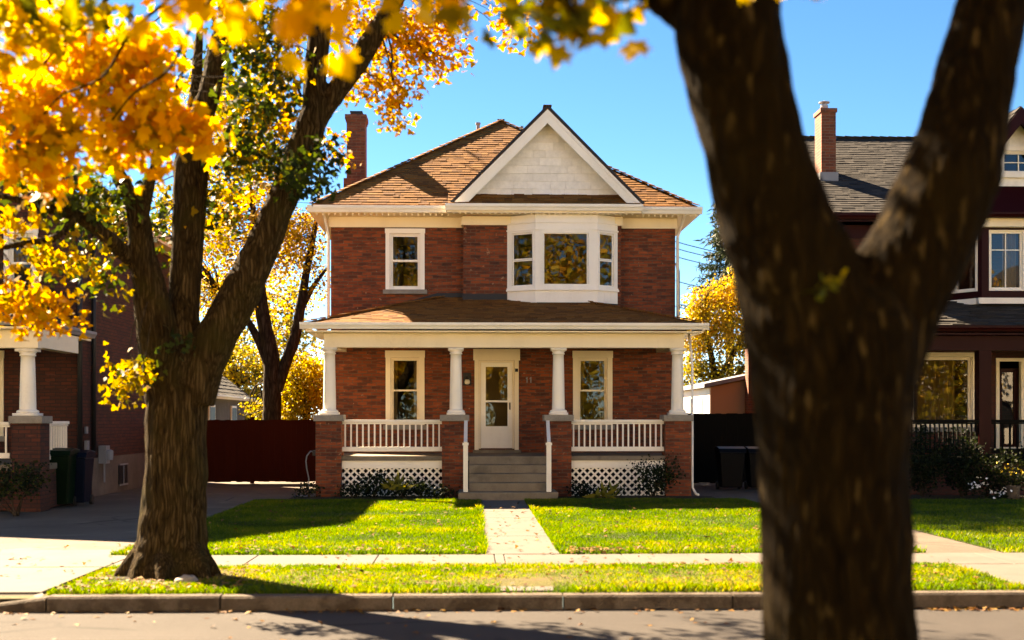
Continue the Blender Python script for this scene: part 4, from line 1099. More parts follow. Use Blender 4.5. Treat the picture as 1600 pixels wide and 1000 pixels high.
mb = MB(); mb.face([(-8.6, KY1, -.108), (-4.6, KY1, -.108), (-4.22, 12.76, .0), (-8.6, 12.76, .0)]); mb.face([(-4.6, KY1, -.108), (-4.12, KY1, -.0), (-4.22, 12.76, .0)]); tag(mb.build('apron', 'concrete', None), kind='structure')
# ================================================================== VEGETATION
MAPLE = np.array([(0, 0), (.2, -.16), (.5, -.2), (.43, .02), (.88, .2), (.63, .33), (.74, .64), (.38, .5), (.28, .74), (0, 1.08),
                  (-.28, .74), (-.38, .5), (-.74, .64), (-.63, .33), (-.88, .2), (-.43, .02), (-.5, -.2), (-.2, -.16)]) * .62
LOBED = np.array([(0, 0), (.45, -.1), (.8, .25), (.4, .38), (.3, .75), (0, 1.05), (-.3, .75), (-.4, .38), (-.8, .25), (-.45, -.1)]) * .62
SIMPLE = np.array([(0, 0), (.38, .3), (.26, .75), (0, 1.0), (-.26, .75), (-.38, .3)]) * .62
BLADE = np.array([(0, 0), (.14, .45), (0, 1.0), (-.14, .45)])

def mesh_np(name, V, k, tint, mat, parent=None, kind=None):
    """V: (n,k,3) polygons"""
    n = len(V)
    off = np.zeros(3); p = parent
    while p is not None: off += np.array(p.location); p = p.parent
    me = bpy.data.meshes.new(name)
    me.vertices.add(n * k); me.vertices.foreach_set('co', (V - off).astype(np.float32).ravel())
    me.loops.add(n * k); me.loops.foreach_set('vertex_index', np.arange(n * k, dtype=np.int32))
    me.polygons.add(n); me.polygons.foreach_set('loop_start', np.arange(0, n * k, k, dtype=np.int32))
    at = me.attributes.new('tint', 'FLOAT', 'FACE'); at.data.foreach_set('value', np.asarray(tint, np.float32))
    me.update(calc_edges=True); me.validate()
    me.materials.append(MT[mat])
    ob = bpy.data.objects.new(name, me); COL.objects.link(ob)
    if parent is not None: ob.parent = parent
    if kind: ob['kind'] = kind
    return ob

def leaf_polys(C, size, tpl, droop=.5, fold=.25, flat=False):
    n = len(C); k = len(tpl)
    size = np.broadcast_to(size, (n,)) * RNG.uniform(.7, 1.25, n)
    if flat:
        t = RNG.normal(size=(n, 3)); t[:, 2] *= .12
    else:
        t = RNG.normal(size=(n, 3)) * np.array([1, 1, .7]); t[:, 2] -= droop * 1.4
    t /= np.linalg.norm(t, axis=1)[:, None]
    r = RNG.normal(size=(n, 3)) if not flat else np.tile(np.array([0., 0, 1]), (n, 1)) + RNG.normal(size=(n, 3)) * .25
    if flat: s = np.cross(t, r)
    else: s = np.cross(t, r)
    s /= np.linalg.norm(s, axis=1)[:, None]
    nn = np.cross(s, t)
    fx = tpl[:, 0]; fy = tpl[:, 1]
    fz = -fold * np.abs(fx) - .18 * fy * fy
    curl = RNG.uniform(.2, 1.6, n)
    return C[:, None, :] + size[:, None, None] * (fx[None, :, None] * s[:, None, :] + fy[None, :, None] * t[:, None, :] + (curl[:, None] * fz[None, :])[:, :, None] * nn[:, None, :])

def in_ball(n):
    d = RNG.normal(size=(n, 3)); d /= np.linalg.norm(d, axis=1)[:, None]
    return d * (RNG.uniform(0.05, 1, n) ** (1 / 2.4))[:, None]

def blob_leaves(blobs, spread=2.2, per=10):
    """blobs: (centre, radii, n, t0, t1, size) -> centres, tints, sizes, sprig centres"""
    Cs, Ts, Ss, K = [], [], [], []
    for (c, r, n, t0, t1, sz) in blobs:
        m = max(1, int(n / per)); cc = np.array(c) + in_ball(m) * np.array(r)
        idx = RNG.integers(0, m, n)
        ct = RNG.uniform(t0, t1, m)
        p = cc[idx] + np.clip(RNG.normal(size=(n, 3)), -1.7, 1.7) * sz * spread * np.array([.6, .6, .45])
        Cs.append(p); Ts.append(np.clip(ct[idx] + RNG.normal(size=n) * .08, 0, 1)); Ss.append(np.full(n, sz)); K.append(cc)
    return np.concatenate(Cs), np.concatenate(Ts), np.concatenate(Ss), K

def crown(parent, blobs, mat, tpl, name='crown', spread=2.2, per=10, droop=.5):
    C, T, S, K = blob_leaves(blobs, spread, per)
    ob = mesh_np(name, leaf_polys(C, S, tpl, droop), len(tpl), T, mat, parent)
    return ob, K

def PB(px, py, Y, rx, ry, n, t0, t1, size, ryY=None):
    """blob given by its place and size in the photo at depth Y"""
    s = Y / F_PX
    return (pt(px, py, Y), (rx * s, (ryY if ryY else max(rx, ry) * s * .9), ry * s), n, t0, t1, size)

def limb(px_pts, Y0, Y1, wob=0):
    n = len(px_pts); P, Rr = [], []
    for i, q in enumerate(px_pts):
        Y = Y0 + (Y1 - Y0) * i / max(1, n - 1)
        P.append(Vector(pt(q[0], q[1], Y))); Rr.append(q[2] * Y / F_PX)
    # densify with Catmull-Rom
    out, ro = [], []
    for i in range(n - 1):
        p0, p1, p2, p3 = P[max(i - 1, 0)], P[i], P[i + 1], P[min(i + 2, n - 1)]
        steps = max(2, int((p2 - p1).length / max(.06, min(Rr[i], Rr[i + 1]) * .6)))
        for k in range(steps):
            t = k / steps
            out.append(.5 * ((2 * p1) + (p2 - p0) * t + (2 * p0 - 5 * p1 + 4 * p2 - p3) * t * t + (3 * p1 - p0 - 3 * p2 + p3) * t ** 3)); ro.append(Rr[i] + (Rr[i + 1] - Rr[i]) * t)
    out.append(P[-1]); ro.append(Rr[-1])
    return out, ro

def woody(name, limbs, parent, mat, voxel, disp, sx, sz, n=18, lump=.10):
    mb = MB()
    for i, (P, Rr) in enumerate(limbs): mb.tube(P, Rr, n, lump, seed=i * 7.3)
    ob = mb.build(name, mat, parent)
    rm = ob.modifiers.new('r', 'REMESH'); rm.mode = 'VOXEL'; rm.voxel_size = voxel
    sm = ob.modifiers.new('s', 'SMOOTH'); sm.factor = .5; sm.iterations = 4
    dg = bpy.context.evaluated_depsgraph_get()
    me = bpy.data.meshes.new_from_object(ob.evaluated_get(dg)); ob.modifiers.clear()
    me.name = name
    N_ = len(me.vertices); co = np.zeros(N_ * 3); me.vertices.foreach_get('co', co); co = co.reshape(-1, 3)
    no = np.zeros(N_ * 3); me.vertices.foreach_get('normal', no); no = no.reshape(-1, 3)
    h = np.empty(N_)
    for i in range(N_):
        x, y, z = co[i]
        wx = noise.noise((x * 2, y * 2, z * 1.3)) * .12
        r1 = 1 - abs(noise.noise(((x + wx) * sx, (y + wx) * sx, z * sz))) * 2.0
        r2 = noise.noise((x * sx * 2.3, y * sx * 2.3, z * sz * 2.2 + 9))
        lo = noise.noise((x * 2.2, y * 2.2, z * 1.6 + 4))
        h[i] = r1 * .6 + r2 * .35 + lo * 1.2
    co += no * (h * disp)[:, None]
    me.vertices.foreach_set('co', co.astype(np.float32).ravel()); me.update()
    me.shade_smooth()
    if not me.materials: me.materials.append(MT[mat])
    old = ob.data; ob.data = me; bpy.data.meshes.remove(old); me.name = name
    return ob

def twigs(parent, starts, targets, mat, r0=.02, name='twig', sag=.15, n=5):
    """thin wandering stems from the nearest of starts to every target"""
    mb = MB(); S = [Vector(s) for s in starts]
    for tg in targets:
        tg = Vector(tg); s = min(S, key=lambda q: (q - tg).length)
        L = (tg - s).length; P, Rr = [], []
        side = Vector((random.uniform(-1, 1), random.uniform(-1, 1), random.uniform(-.2, 1))) * L * .12
        for k in range(7):
            t = k / 6; q = s.lerp(tg, t) + side * math.sin(t * math.pi) + Vector((random.uniform(-1, 1), random.uniform(-1, 1), random.uniform(-1, 1))) * L * .02 - Vector((0, 0, sag * L * t * t * .3))
            P.append(q); Rr.append(r0 * (1 - .75 * t) * min(1.6, max(.4, L / 2)))
        mb.tube(P, Rr, n)
    ob = mb.build(name, mat, parent, smooth=True); ob['kind'] = 'stuff'; return ob

# ------------------------------------------------------------------ the maple on the verge (left)
LT = empty('maple_tree', (*pt(270, 893, 14.0)[:2], 0), 'many limbed maple with furrowed grey bark standing on the verge at the left', 'tree')
tl = [limb([(268, 915, 74), (268, 890, 66), (268, 868, 55), (270, 840, 51), (272, 790, 49), (275, 740, 47), (276, 690, 46.5), (278, 640, 47), (279, 605, 46), (280, 575, 40), (281, 545, 28)], 14, 14.05),
      limb([(258, 625, 30), (252, 575, 30), (243, 505, 29), (235, 455, 26), (223, 400, 19), (216, 340, 16), (205, 310, 13), (186, 275, 11), (168, 235, 9), (150, 180, 7), (135, 110, 5)], 14, 13.3),
      limb([(217, 352, 13), (228, 302, 11), (238, 272, 9), (252, 236, 7), (266, 190, 5), (280, 120, 3)], 13.6, 13.2),
      limb([(222, 420, 14), (190, 392, 12), (158, 363, 11), (115, 335, 9), (70, 325, 7), (20, 310, 5), (-40, 300, 3)], 13.8, 12.6),
      limb([(120, 338, 6), (88, 370, 5), (40, 380, 4), (-20, 392, 3)], 13.1, 12.4),
      limb([(285, 620, 32), (287, 545, 28), (287, 490, 25), (291, 430, 24), (294, 355, 24), (297, 300, 26), (300, 255, 25), (306, 215, 20), (318, 175, 18), (330, 135, 16), (340, 80, 15), (352, 40, 14), (366, 0, 13), (382, -60, 11), (395, -140, 9), (400, -220, 6)], 14.05, 14.5),
      limb([(299, 240, 14), (302, 180, 10), (307, 120, 8), (311, 60, 6), (318, -20, 4)], 14.2, 14.8),
      limb([(300, 625, 34), (318, 570, 32), (338, 528, 32), (358, 490, 31), (380, 452, 30), (399, 410, 27), (414, 376, 26), (432, 332, 23), (446, 300, 22), (464, 256, 24), (477, 225, 23), (486, 195, 22), (491, 160, 18), (491, 134, 17.5), (496, 80, 17), (501, 40, 15), (503, 0, 14), (506, -60, 12), (512, -140, 9), (520, -220, 6)], 14, 14.0),
      limb([(484, 208, 18), (503, 172, 17), (525, 144, 17), (559, 96, 16), (580, 62, 15), (599, 32, 14), (620, -5, 13), (642, -50, 11), (668, -120, 9), (690, -200, 6)], 14, 14.2),
      limb([(380, 470, 7), (352, 430, 0.1)], 14, 14)]
for (x, y, r, yy) in ((178, 897, 9, 13.9), (205, 906, 14, 13.55), (345, 894, 12, 13.95), (328, 908, 15, 13.5), (250, 918, 16, 13.35), (240, 885, 14, 14.5)):
    p0 = Vector(pt(268 + (x - 268) * .35, 838, 14)); p1 = Vector(pt(268 + (x - 268) * .7, 880, 14 + (yy - 14) * .6)); p2 = Vector(pt(x, y, yy)); p2.z = -.03
    p1.z = max(p1.z, .06)
    tl.append(([p0, p0.lerp(p1, .5) + Vector((0, 0, -.04)), p1, p1.lerp(p2, .6), p2], [.12, .12, .09, .06, .03]))
woody('trunk', tl, LT, 'bark_left', .02, .013, 16, 1.5)

G, Yl, Dk = (.0, .3), (.5, .95), (.0, .2)
lb = [PB(178, 335, 15.2, 30, 34, 170, .05, .5, .10), PB(250, 345, 15.2, 18, 40, 110, .05, .5, .10), PB(205, 370, 15.2, 26, 20, 80, .05, .5, .10), PB(140, 350, 14.6, 40, 26, 130, .1, .6, .10),
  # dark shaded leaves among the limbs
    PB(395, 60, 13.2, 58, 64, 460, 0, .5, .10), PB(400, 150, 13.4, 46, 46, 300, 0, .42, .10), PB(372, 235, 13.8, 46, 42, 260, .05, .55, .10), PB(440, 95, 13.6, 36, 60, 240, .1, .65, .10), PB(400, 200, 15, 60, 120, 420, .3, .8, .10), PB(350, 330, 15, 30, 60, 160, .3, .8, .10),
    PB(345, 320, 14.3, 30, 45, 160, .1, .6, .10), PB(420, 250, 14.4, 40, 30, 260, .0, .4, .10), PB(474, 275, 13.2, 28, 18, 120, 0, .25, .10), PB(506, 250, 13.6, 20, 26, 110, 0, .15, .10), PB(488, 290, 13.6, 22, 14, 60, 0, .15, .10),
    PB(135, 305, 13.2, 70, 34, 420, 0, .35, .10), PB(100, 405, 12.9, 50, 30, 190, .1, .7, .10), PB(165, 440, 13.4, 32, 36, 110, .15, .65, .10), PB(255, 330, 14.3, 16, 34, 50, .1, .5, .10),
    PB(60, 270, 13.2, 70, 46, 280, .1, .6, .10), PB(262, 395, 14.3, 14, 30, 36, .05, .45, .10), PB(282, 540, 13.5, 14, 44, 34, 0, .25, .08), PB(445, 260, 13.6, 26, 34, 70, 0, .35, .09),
    # bright low boughs on the left
    PB(40, 482, 12.2, 56, 28, 330, .5, .92, .10), PB(88, 484, 12.2, 22, 16, 100, .55, .95, .10), PB(-6, 430, 12.2, 20, 36, 70, .4, .85, .10), PB(22, 345, 12.3, 40, 22, 110, .35, .75, .10),
    PB(200, 575, 13.4, 24, 26, 110, .36, .56, .085), PB(196, 612, 13.4, 18, 18, 60, .36, .56, .085), PB(216, 590, 13.5, 14, 36, 60, .3, .5, .085),
    # right hand hanging sprays against the sky
    PB(560, 30, 14.6, 70, 45, 460, .55, .95, .09), PB(640, 50, 14.4, 60, 40, 380, .6, 1, .09), PB(690, 30, 14.3, 40, 40, 300, .6, 1, .09), PB(600, 110, 14.6, 38, 34, 200, .5, .9, .09), PB(570, 135, 14.4, 30, 16, 90, .55, .9, .09),
    PB(615, 146, 14.4, 24, 10, 80, .6, 1, .09), PB(640, 142, 14.4, 16, 8, 50, .7, 1, .09), PB(620, 182, 14.4, 20, 12, 90, .6, .9, .09), PB(675, 100, 14.4, 14, 16, 80, .65, .95, .09), PB(692, 85, 14.4, 26, 10, 100, .8, 1, .09), PB(655, 70, 14.4, 34, 18, 120, .7, 1, .09),
    PB(530, 125, 14.8, 22, 45, 120, .45, .85, .09), PB(515, 225, 14.8, 14, 18, 40, .7, 1, .09), PB(530, 243, 14.8, 14, 8, 36, .6, .9, .09), PB(805, 40, 14.2, 22, 24, 150, .55, 1, .09), PB(795, 15, 14.2, 20, 14, 70, .5, .9, .09), PB(440, 170, 14.8, 40, 60, 240, .3, .8, .10), PB(355, 170, 14.8, 30, 60, 150, .2, .7, .10)]
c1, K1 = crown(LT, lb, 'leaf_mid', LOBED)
# unseen rest of the crown, above the frame, placed to shade leaves below
ub = [((-2.2, 13.6, 8.3), (2.2, 2.2, 1.3), 1500, .1, .8, .13), ((-3.6, 15.6, 8.9), (1.8, 1.6, 1.4), 900, .1, .8, .13), ((-.6, 14.2, 8.3), (1.8, 1.6, 1.2), 800, .2, .9, .13), ((-2.6, 12.6, 10.2), (2.6, 2.2, 1.5), 1500, .2, .9, .13), ((-1.4, 11.8, 7.8), (1.6, 1.2, .9), 700, .1, .7, .13), ((.4, 14.2, 7.4), (.9, .9, .7), 260, .4, .95, .12), ((-3.8, 16.8, 6.3), (1.2, 1.0, .6), 240, .1, .7, .12), ((-2.5, 16.6, 6.9), (1.0, .9, .5), 170, .1, .7, .12)]
c2, K2 = crown(LT, ub, 'leaf_mid', LOBED)
st = [p for P_, R_ in tl[1:9] for p in P_[::3] if p.z > 2.8]
twigs(LT, st, [k for kk in K1 for k in kk[::6]] + [k for kk in K2 for k in kk[::10]], 'bark_far', .014)
tw = MB()
for q in ([(604, 40, 2.2), (625, 62, 2), (655, 72, 1.6), (690, 88, 1.2)], [(600, 38, 2), (612, 80, 1.6), (612, 120, 1.3), (622, 150, 1), (626, 175, .8)], [(598, 60, 1.6), (608, 95, 1.3), (616, 128, 1), (640, 142, .8)], [(655, 72, 1.2), (675, 100, .8)], [(470, 150, 2.5), (455, 110, 2), (440, 80, 1.5)], [(475, 270, 2), (495, 265, 1.4), (505, 250, 1)]):
    P_, R_ = limb(q, 14.2, 14.4); tw.tube(P_, R_, 6)
tw.build('twig', 'bark_far', LT, smooth=True)['kind'] = 'stuff'
rk = MB(); rk.tube([pt(291, 892, 13.35), pt(291, 903, 13.35)], [.01, .01], 4)
turf('tree_soil_shade', LT.location.x - .8, LT.location.x + .85, 13.2, 14.5, 'soil', .05, .012)  # bare soil, with the shade at the trunk base worked into its dark patch
mbk = MB(); c = Vector(pt(292, 899, 13.3)); bm = bmesh.new(); bmesh.ops.create_icosphere(bm, subdivisions=3, radius=1)
mbk.add([(c.x + v.co.x * .125 * (1 + .2 * noise.noise(v.co * 1.7)), c.y + v.co.y * .1, .03 + v.co.z * .075 * (1 + .3 * noise.noise(v.co * 2))) for v in bm.verts], [[v.index for v in f.verts] for f in bm.faces]); bm.free()
tag(mbk.build('rock', 'stone', None, smooth=True), 'rounded grey stone lying at the foot of the verge maple', 'stone')

# ------------------------------------------------------------------ the near maple (right), its crown hanging overhead
NT_ = empty('maple_tree', (gx(1312, 5.0), 5.0, 0), 'massive dark forked maple trunk close by on the near kerbside', 'tree')
Yn = 5.0
nl = [limb([(1322, 1360, 190), (1318, 1300, 150), (1314, 1200, 128), (1312, 1100, 121), (1311, 1000, 118), (1307, 900, 116), (1304, 800, 115), (1301, 720, 118), (1300, 650, 122), (1303, 600, 127), (1308, 550, 130), (1312, 500, 125), (1318, 455, 100)], Yn, Yn),
      limb([(1290, 580, 110), (1270, 500, 108), (1250, 445, 101), (1232, 400, 93), (1212, 350, 86), (1196, 300, 82), (1181, 250, 78), (1169, 200, 77), (1156, 150, 78), (1146, 100, 82), (1138, 50, 84), (1140, 0, 78), (1160, -70, 66), (1190, -180, 58), (1215, -320, 48), (1230, -480, 36)], Yn, 4.8),
      limb([(1135, 60, 44), (1085, 20, 38), (1040, -8, 32), (985, -45, 27), (900, -100, 23), (780, -150, 20), (640, -185, 16)], Yn, 4.7),
      limb([(1345, 570, 95), (1372, 500, 88), (1400, 445, 83), (1428, 400, 78), (1452, 350, 77), (1470, 310, 77), (1484, 275, 76), (1494, 240, 71), (1503, 200, 65), (1514, 150, 61), (1525, 100, 58), (1538, 50, 55), (1551, 0, 54), (1572, -80, 50), (1600, -200, 44), (1625, -350, 34)], Yn, 5.1),
      limb([(1530, 272, 48), (1548, 262, 26)], Yn, Yn)]
for k in range(6):
    a_ = k * 1.05 + .3; bx_, by_ = NT_.location.x, NT_.location.y
    nl.append(([Vector((bx_ + .18 * math.cos(a_), by_ + .18 * math.sin(a_), .5)), Vector((bx_ + .36 * math.cos(a_), by_ + .36 * math.sin(a_), .12)), Vector((bx_ + .6 * math.cos(a_), by_ + .6 * math.sin(a_), -.04))], [.14, .12, .05]))
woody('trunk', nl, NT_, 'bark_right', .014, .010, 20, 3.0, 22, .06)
# boughs that carry the leaves hanging into view from above
nb = [limb([(985, -45, 24), (800, -165, 19), (560, -190, 15), (330, -140, 11), (210, -60, 6), (150, 20, 3.4), (105, 60, 2.6), (40, 130, 1.5)], 4.8, 9.4),
      limb([(560, -190, 12), (420, -160, 10), (320, -60, 5), (262, 0, 3), (205, 50, 2.6), (160, 120, 2.2), (95, 150, 1.6), (60, 190, 1.2)], 5.5, 9.4),
      limb([(330, -140, 9), (350, -40, 4), (300, 40, 2.6), (262, 110, 2.2), (205, 150, 1.6), (160, 210, 1.2)], 6.0, 9.4),
      limb([(900, -100, 20), (860, -60, 8), (880, -10, 5), (905, 30, 3)], 4.7, 4.4),
      limb([(780, -150, 16), (660, -130, 14), (560, -70, 8), (500, -20, 5)], 4.6, 3.2),
      limb([(1190, -180, 40), (1260, -160, 20), (1330, -80, 10), (1290, -10, 5)], 4.8, 4.3)]
mbn = MB()
for P_, R_ in nb: mbn.tube(P_, R_, 8, .05)
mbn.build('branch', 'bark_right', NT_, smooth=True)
Yf = 9.4
fg = [  # the golden boughs on the left
    PB(60, 175, Yf, 80, 80, 392, .34, 1, .12), PB(190, 130, Yf, 80, 72, 392, .32, .95, .12), PB(255, 195, Yf, 66, 34, 242, .36, 1, .12), PB(110, 75, Yf, 110, 48, 307, .4, .95, .12), PB(165, 220, Yf, 100, 34, 242, .36, 1, .12),
    PB(40, 255, Yf, 46, 30, 82, .55, .9, .12), PB(75, 282, Yf, 30, 20, 39, .6, .85, .13), PB(218, 258, Yf, 24, 12, 12, .6, .9, .13), PB(310, 200, Yf, 26, 26, 64, .6, 1, .12), PB(20, 60, 7.8, 60, 60, 120, .2, .8, .12), PB(225, 70, Yf, 40, 54, 140, .45, .95, .12), PB(-60, 150, Yf, 60, 110, 186, .34, 1, .12),
    PB(95, 12, 7.8, 70, 14, 54, .0, .4, .12), PB(30, 10, 7.8, 40, 16, 35, .1, .6, .12), PB(345, 15, Yf, 50, 20, 46, .4, .8, .12),  # low tints put the shade of the top left leaves into their colour
    # very near leaves along the top
    PB(335, 36, 4.9, 34, 20, 10, .55, .9, .12), PB(310, -10, 4.6, 60, 18, 14, .5, .9, .12), PB(430, -6, 4.3, 60, 18, 16, .5, .9, .12), PB(500, 14, 4.3, 36, 22, 17, .5, .9, .12), PB(620, -24, 4.2, 50, 14, 11, .45, .85, .12), PB(685, 2, 4.2, 20, 18, 9, .15, .5, .125), PB(110, -30, 4.4, 90, 16, 14, .1, .6, .125),
    PB(455, -140, 3.3, 240, 36, 90, .3, .8, .13),
    # the bunch right of the middle
    PB(845, -6, 4.6, 36, 22, 26, .12, .4, .11), PB(915, 0, 4.6, 36, 24, 30, .12, .42, .11), PB(885, 42, 4.6, 18, 18, 11, .15, .38, .11), PB(935, 28, 4.6, 18, 14, 9, .3, .6, .11), PB(850, 28, 4.6, 20, 12, 9, .3, .6, .11), PB(880, -90, 4.6, 80, 24, 60, .2, .6, .12),
    PB(1268, 0, 4.3, 8, 3, 3, .6, .75, .09), PB(1240, -60, 4.3, 40, 18, 14, .3, .7, .12), PB(1308, 462, 4.66, 16, 16, 9, .06, .3, .05), PB(1298, 440, 4.68, 10, 10, 4, .1, .3, .05)]
crown(NT_, fg, 'leaf_gold', MAPLE, spread=1.2, per=5)
up_ = [((1.2, 4.4, 6.2), (2.6, 2.2, 1.3), 1500, .2, .9, .13), ((-1.6, 4.6, 5.2), (2.0, 1.4, .8), 900, .2, .9, .13), ((3.4, 5.0, 5.6), (1.8, 1.8, 1.4), 900, .2, .9, .13), ((1.0, 5.0, 8.2), (3.0, 2.6, 1.4), 1200, .3, .9, .13), ((-1.6, 8.4, 6.3), (1.7, 1.6, 1.1), 1500, .2, .9, .14), ((.2, 8.2, 6.4), (1.3, 1.5, 1.1), 1000, .2, .9, .14), ((-3.4, 6.4, 6.0), (1.3, 1.2, .7), 800, .3, .9, .14), ((-2.1, 8.7, 5.25), (1.5, .9, .4), 500, .3, .9, .14), ((.5, 7.2, 5.5), (1.4, .9, .9), 1000, .3, .9, .14), ((1.7, 6.5, 5.2), (1.0, .8, .8), 600, .3, .9, .14), ((-1.9, 5.3, 4.45), (1.3, .7, .5), 800, .3, .9, .14)]  # unseen overhead leaves, several clumps added to shade trunk and near leaves
crown(NT_, up_, 'leaf_gold', LOBED)

# ------------------------------------------------------------------ background trees
def far_tree(name, px, Y, limbs, blobs, label, leaf='leaf_far', tpl=SIMPLE, group=None, spread=1.6, per=9, more=1.9):
    t = empty(name, (gx(px, Y), Y, 0), label, 'tree', group)
    mb = MB(); S = []
    for q in limbs:
        P_, R_ = limb(q, Y, Y); mb.tube(P_, R_, 9, .08); S += P_[::2]
    mb.build('trunk', 'bark_far', t, smooth=True)
    c, K = crown(t, [(b_[0], b_[1], int(b_[2] * more), *b_[3:]) for b_ in blobs], leaf, tpl, spread=spread, per=per)
    twigs(t, S, [k for kk in K for k in kk[::5]], 'bark_far', .03, n=4)
    return t
far_tree('yellow_tree', 425, 38, [[(425, 740, 17), (425, 640, 14.5), (425, 600, 14), (424, 560, 13), (412, 500, 11), (405, 450, 10), (400, 400, 7), (396, 330, 4), (380, 240, 4), (350, 60, 4), (330, -120, 3), (320, -260, 2)], [(432, 610, 10), (447, 565, 9), (460, 530, 9), (468, 490, 8), (478, 430, 6), (486, 390, 5), (496, 330, 3), (500, 270, 1.5)], [(468, 490, 5), (488, 450, 4), (510, 420, 2)], [(420, 570, 8), (398, 520, 6), (372, 480, 4), (340, 450, 2)]],
         [PB(400, 380, 38, 80, 60, 1500, .45, 1, .155), PB(470, 380, 38, 36, 46, 620, .4, .95, .155), PB(340, 330, 38, 50, 80, 900, .35, 1, .155), PB(350, 470, 38, 50, 50, 700, .35, .9, .155), PB(430, 480, 39, 40, 60, 320, .2, .8, .155), PB(400, 250, 38, 90, 70, 1000, .35, .9, .155), PB(350, 170, 38, 70, 70, 700, .4, .9, .155), PB(495, 440, 38, 18, 40, 150, .4, .8, .155), PB(290, 400, 38, 60, 120, 900, .4, 1, .155), PB(470, 345, 38, 40, 20, 200, .5, 1, .155), PB(420, 310, 38, 40, 40, 300, .6, 1, .155), ((-8.0, 38, 18.2), (2.7, 2.4, 1.9), 2600, .4, .95, .24), ((-6.2, 38, 16.5), (1.6, 1.8, 1.4), 900, .4, .95, .22)],  # the last, high clumps are unseen, added to shade the right lawn
         'big yellow leaved tree with a dark forked trunk rising behind the red brown fence')
far_tree('yellow_shrub', 478, 39, [[(478, 740, 5), (478, 660, 4), (470, 620, 2), (462, 590, 1)], [(478, 670, 4), (486, 620, 2), (490, 580, 1)]],
         [PB(472, 600, 39, 38, 50, 1700, .42, .7, .15), PB(452, 640, 39, 30, 34, 700, .35, .7, .15), PB(420, 640, 44, 40, 22, 500, .2, .7, .16), PB(496, 620, 39, 16, 50, 500, .45, .7, .15), PB(462, 610, 39.6, 30, 40, 500, .05, .3, .15)], 'bright yellow green bush touching the left porch column', spread=1.8)
far_tree('leafy_shrub', 368, 52, [[(368, 720, 6), (368, 650, 4), (372, 600, 2)]],
         [PB(375, 580, 52, 60, 46, 1300, .25, .75, .2), PB(400, 630, 51, 22, 26, 420, .2, .6, .18), PB(345, 545, 53, 40, 40, 500, .3, .8, .2)], 'mixed green and gold bush beyond the low garage roof')
for i, (px, Y, pts_, lbl) in enumerate((
        (450, 78, [PB(450, 560, 78, 50, 70, 1200, .25, .8, .34), PB(430, 470, 78, 60, 60, 700, .3, .9, .34)], 'far pale gold tree filling the gap beside the left porch'),
        (360, 84, [PB(360, 560, 84, 60, 70, 1200, .1, .6, .36), PB(350, 470, 84, 50, 70, 700, .3, .9, .36)], 'far olive tree seen under the leaning limb of the verge maple'),
        (530, 90, [PB(530, 590, 90, 70, 50, 1200, .2, .7, .36)], 'far low tree mostly hidden by the porch'))):
    far_tree('far_tree', px, Y, [[(px, 700, 6), (px, 560, 4), (px + 6, 480, 2)]], pts_, lbl, group='trees far behind the houses')
far_tree('yellow_tree', 1100, 47, [[(1118, 720, 9), (1118, 620, 7), (1112, 560, 5), (1100, 510, 3), (1094, 480, 1.5)], [(1118, 600, 5), (1150, 545, 4), (1170, 500, 3)], [(1125, 620, 5), (1165, 570, 4)]],
         [PB(1086, 525, 47, 30, 44, 1200, .3, .85, .16), PB(1115, 500, 47, 40, 34, 1100, .35, .9, .16), PB(1150, 530, 47, 46, 50, 1400, .2, .8, .16), PB(1085, 590, 47, 30, 36, 800, .1, .6, .16), PB(1130, 590, 47, 50, 30, 900, .05, .5, .16), PB(1180, 500, 47, 50, 50, 700, .4, .95, .16), PB(1140, 465, 47, 30, 18, 260, .5, 1, .16), PB(1092, 478, 47, 26, 26, 420, .4, .95, .16), PB(1125, 455, 47, 26, 22, 340, .45, .95, .16), PB(1165, 440, 47, 30, 30, 380, .4, .9, .16)],
         'golden tree above the tan cottage in the right side yard')
sp = empty('spruce_tree', (gx(1140, 54), 54, 0), 'dark green spruce rising behind the golden tree right of the house', 'tree')
mb = MB(); P_, R_ = limb([(1140, 730, 9), (1140, 600, 7), (1140, 450, 5), (1140, 290, 1)], 54, 54); mb.tube(P_, R_, 8); mb.build('trunk', 'bark_far', sp)
Cs = []
for k in range(20):
    py = 285 + k * 9.5; hw = 12 + (py - 285) * .30
    for j in range(10):
        az = random.random() * 6.28; L = hw * random.uniform(.6, 1.15) * 54 / F_PX; b0 = Vector(pt(1140, py, 54))
        m = int(14 + L * 34); t = RNG.uniform(.1, 1, m) ** .75
        Cs.append(np.stack([b0.x + math.cos(az) * L * t, 54 + math.sin(az) * L * t, b0.z - .28 * L * t + .16 * L * t ** 3], 1) + RNG.normal(size=(m, 3)) * np.array([.08, .08, .05]))
Cs = np.concatenate(Cs); mesh_np('crown', leaf_polys(Cs, .34, BLADE * np.array([.6, 1]), .5, 0), 4, RNG.uniform(0, 1, len(Cs)), 'needle', sp)
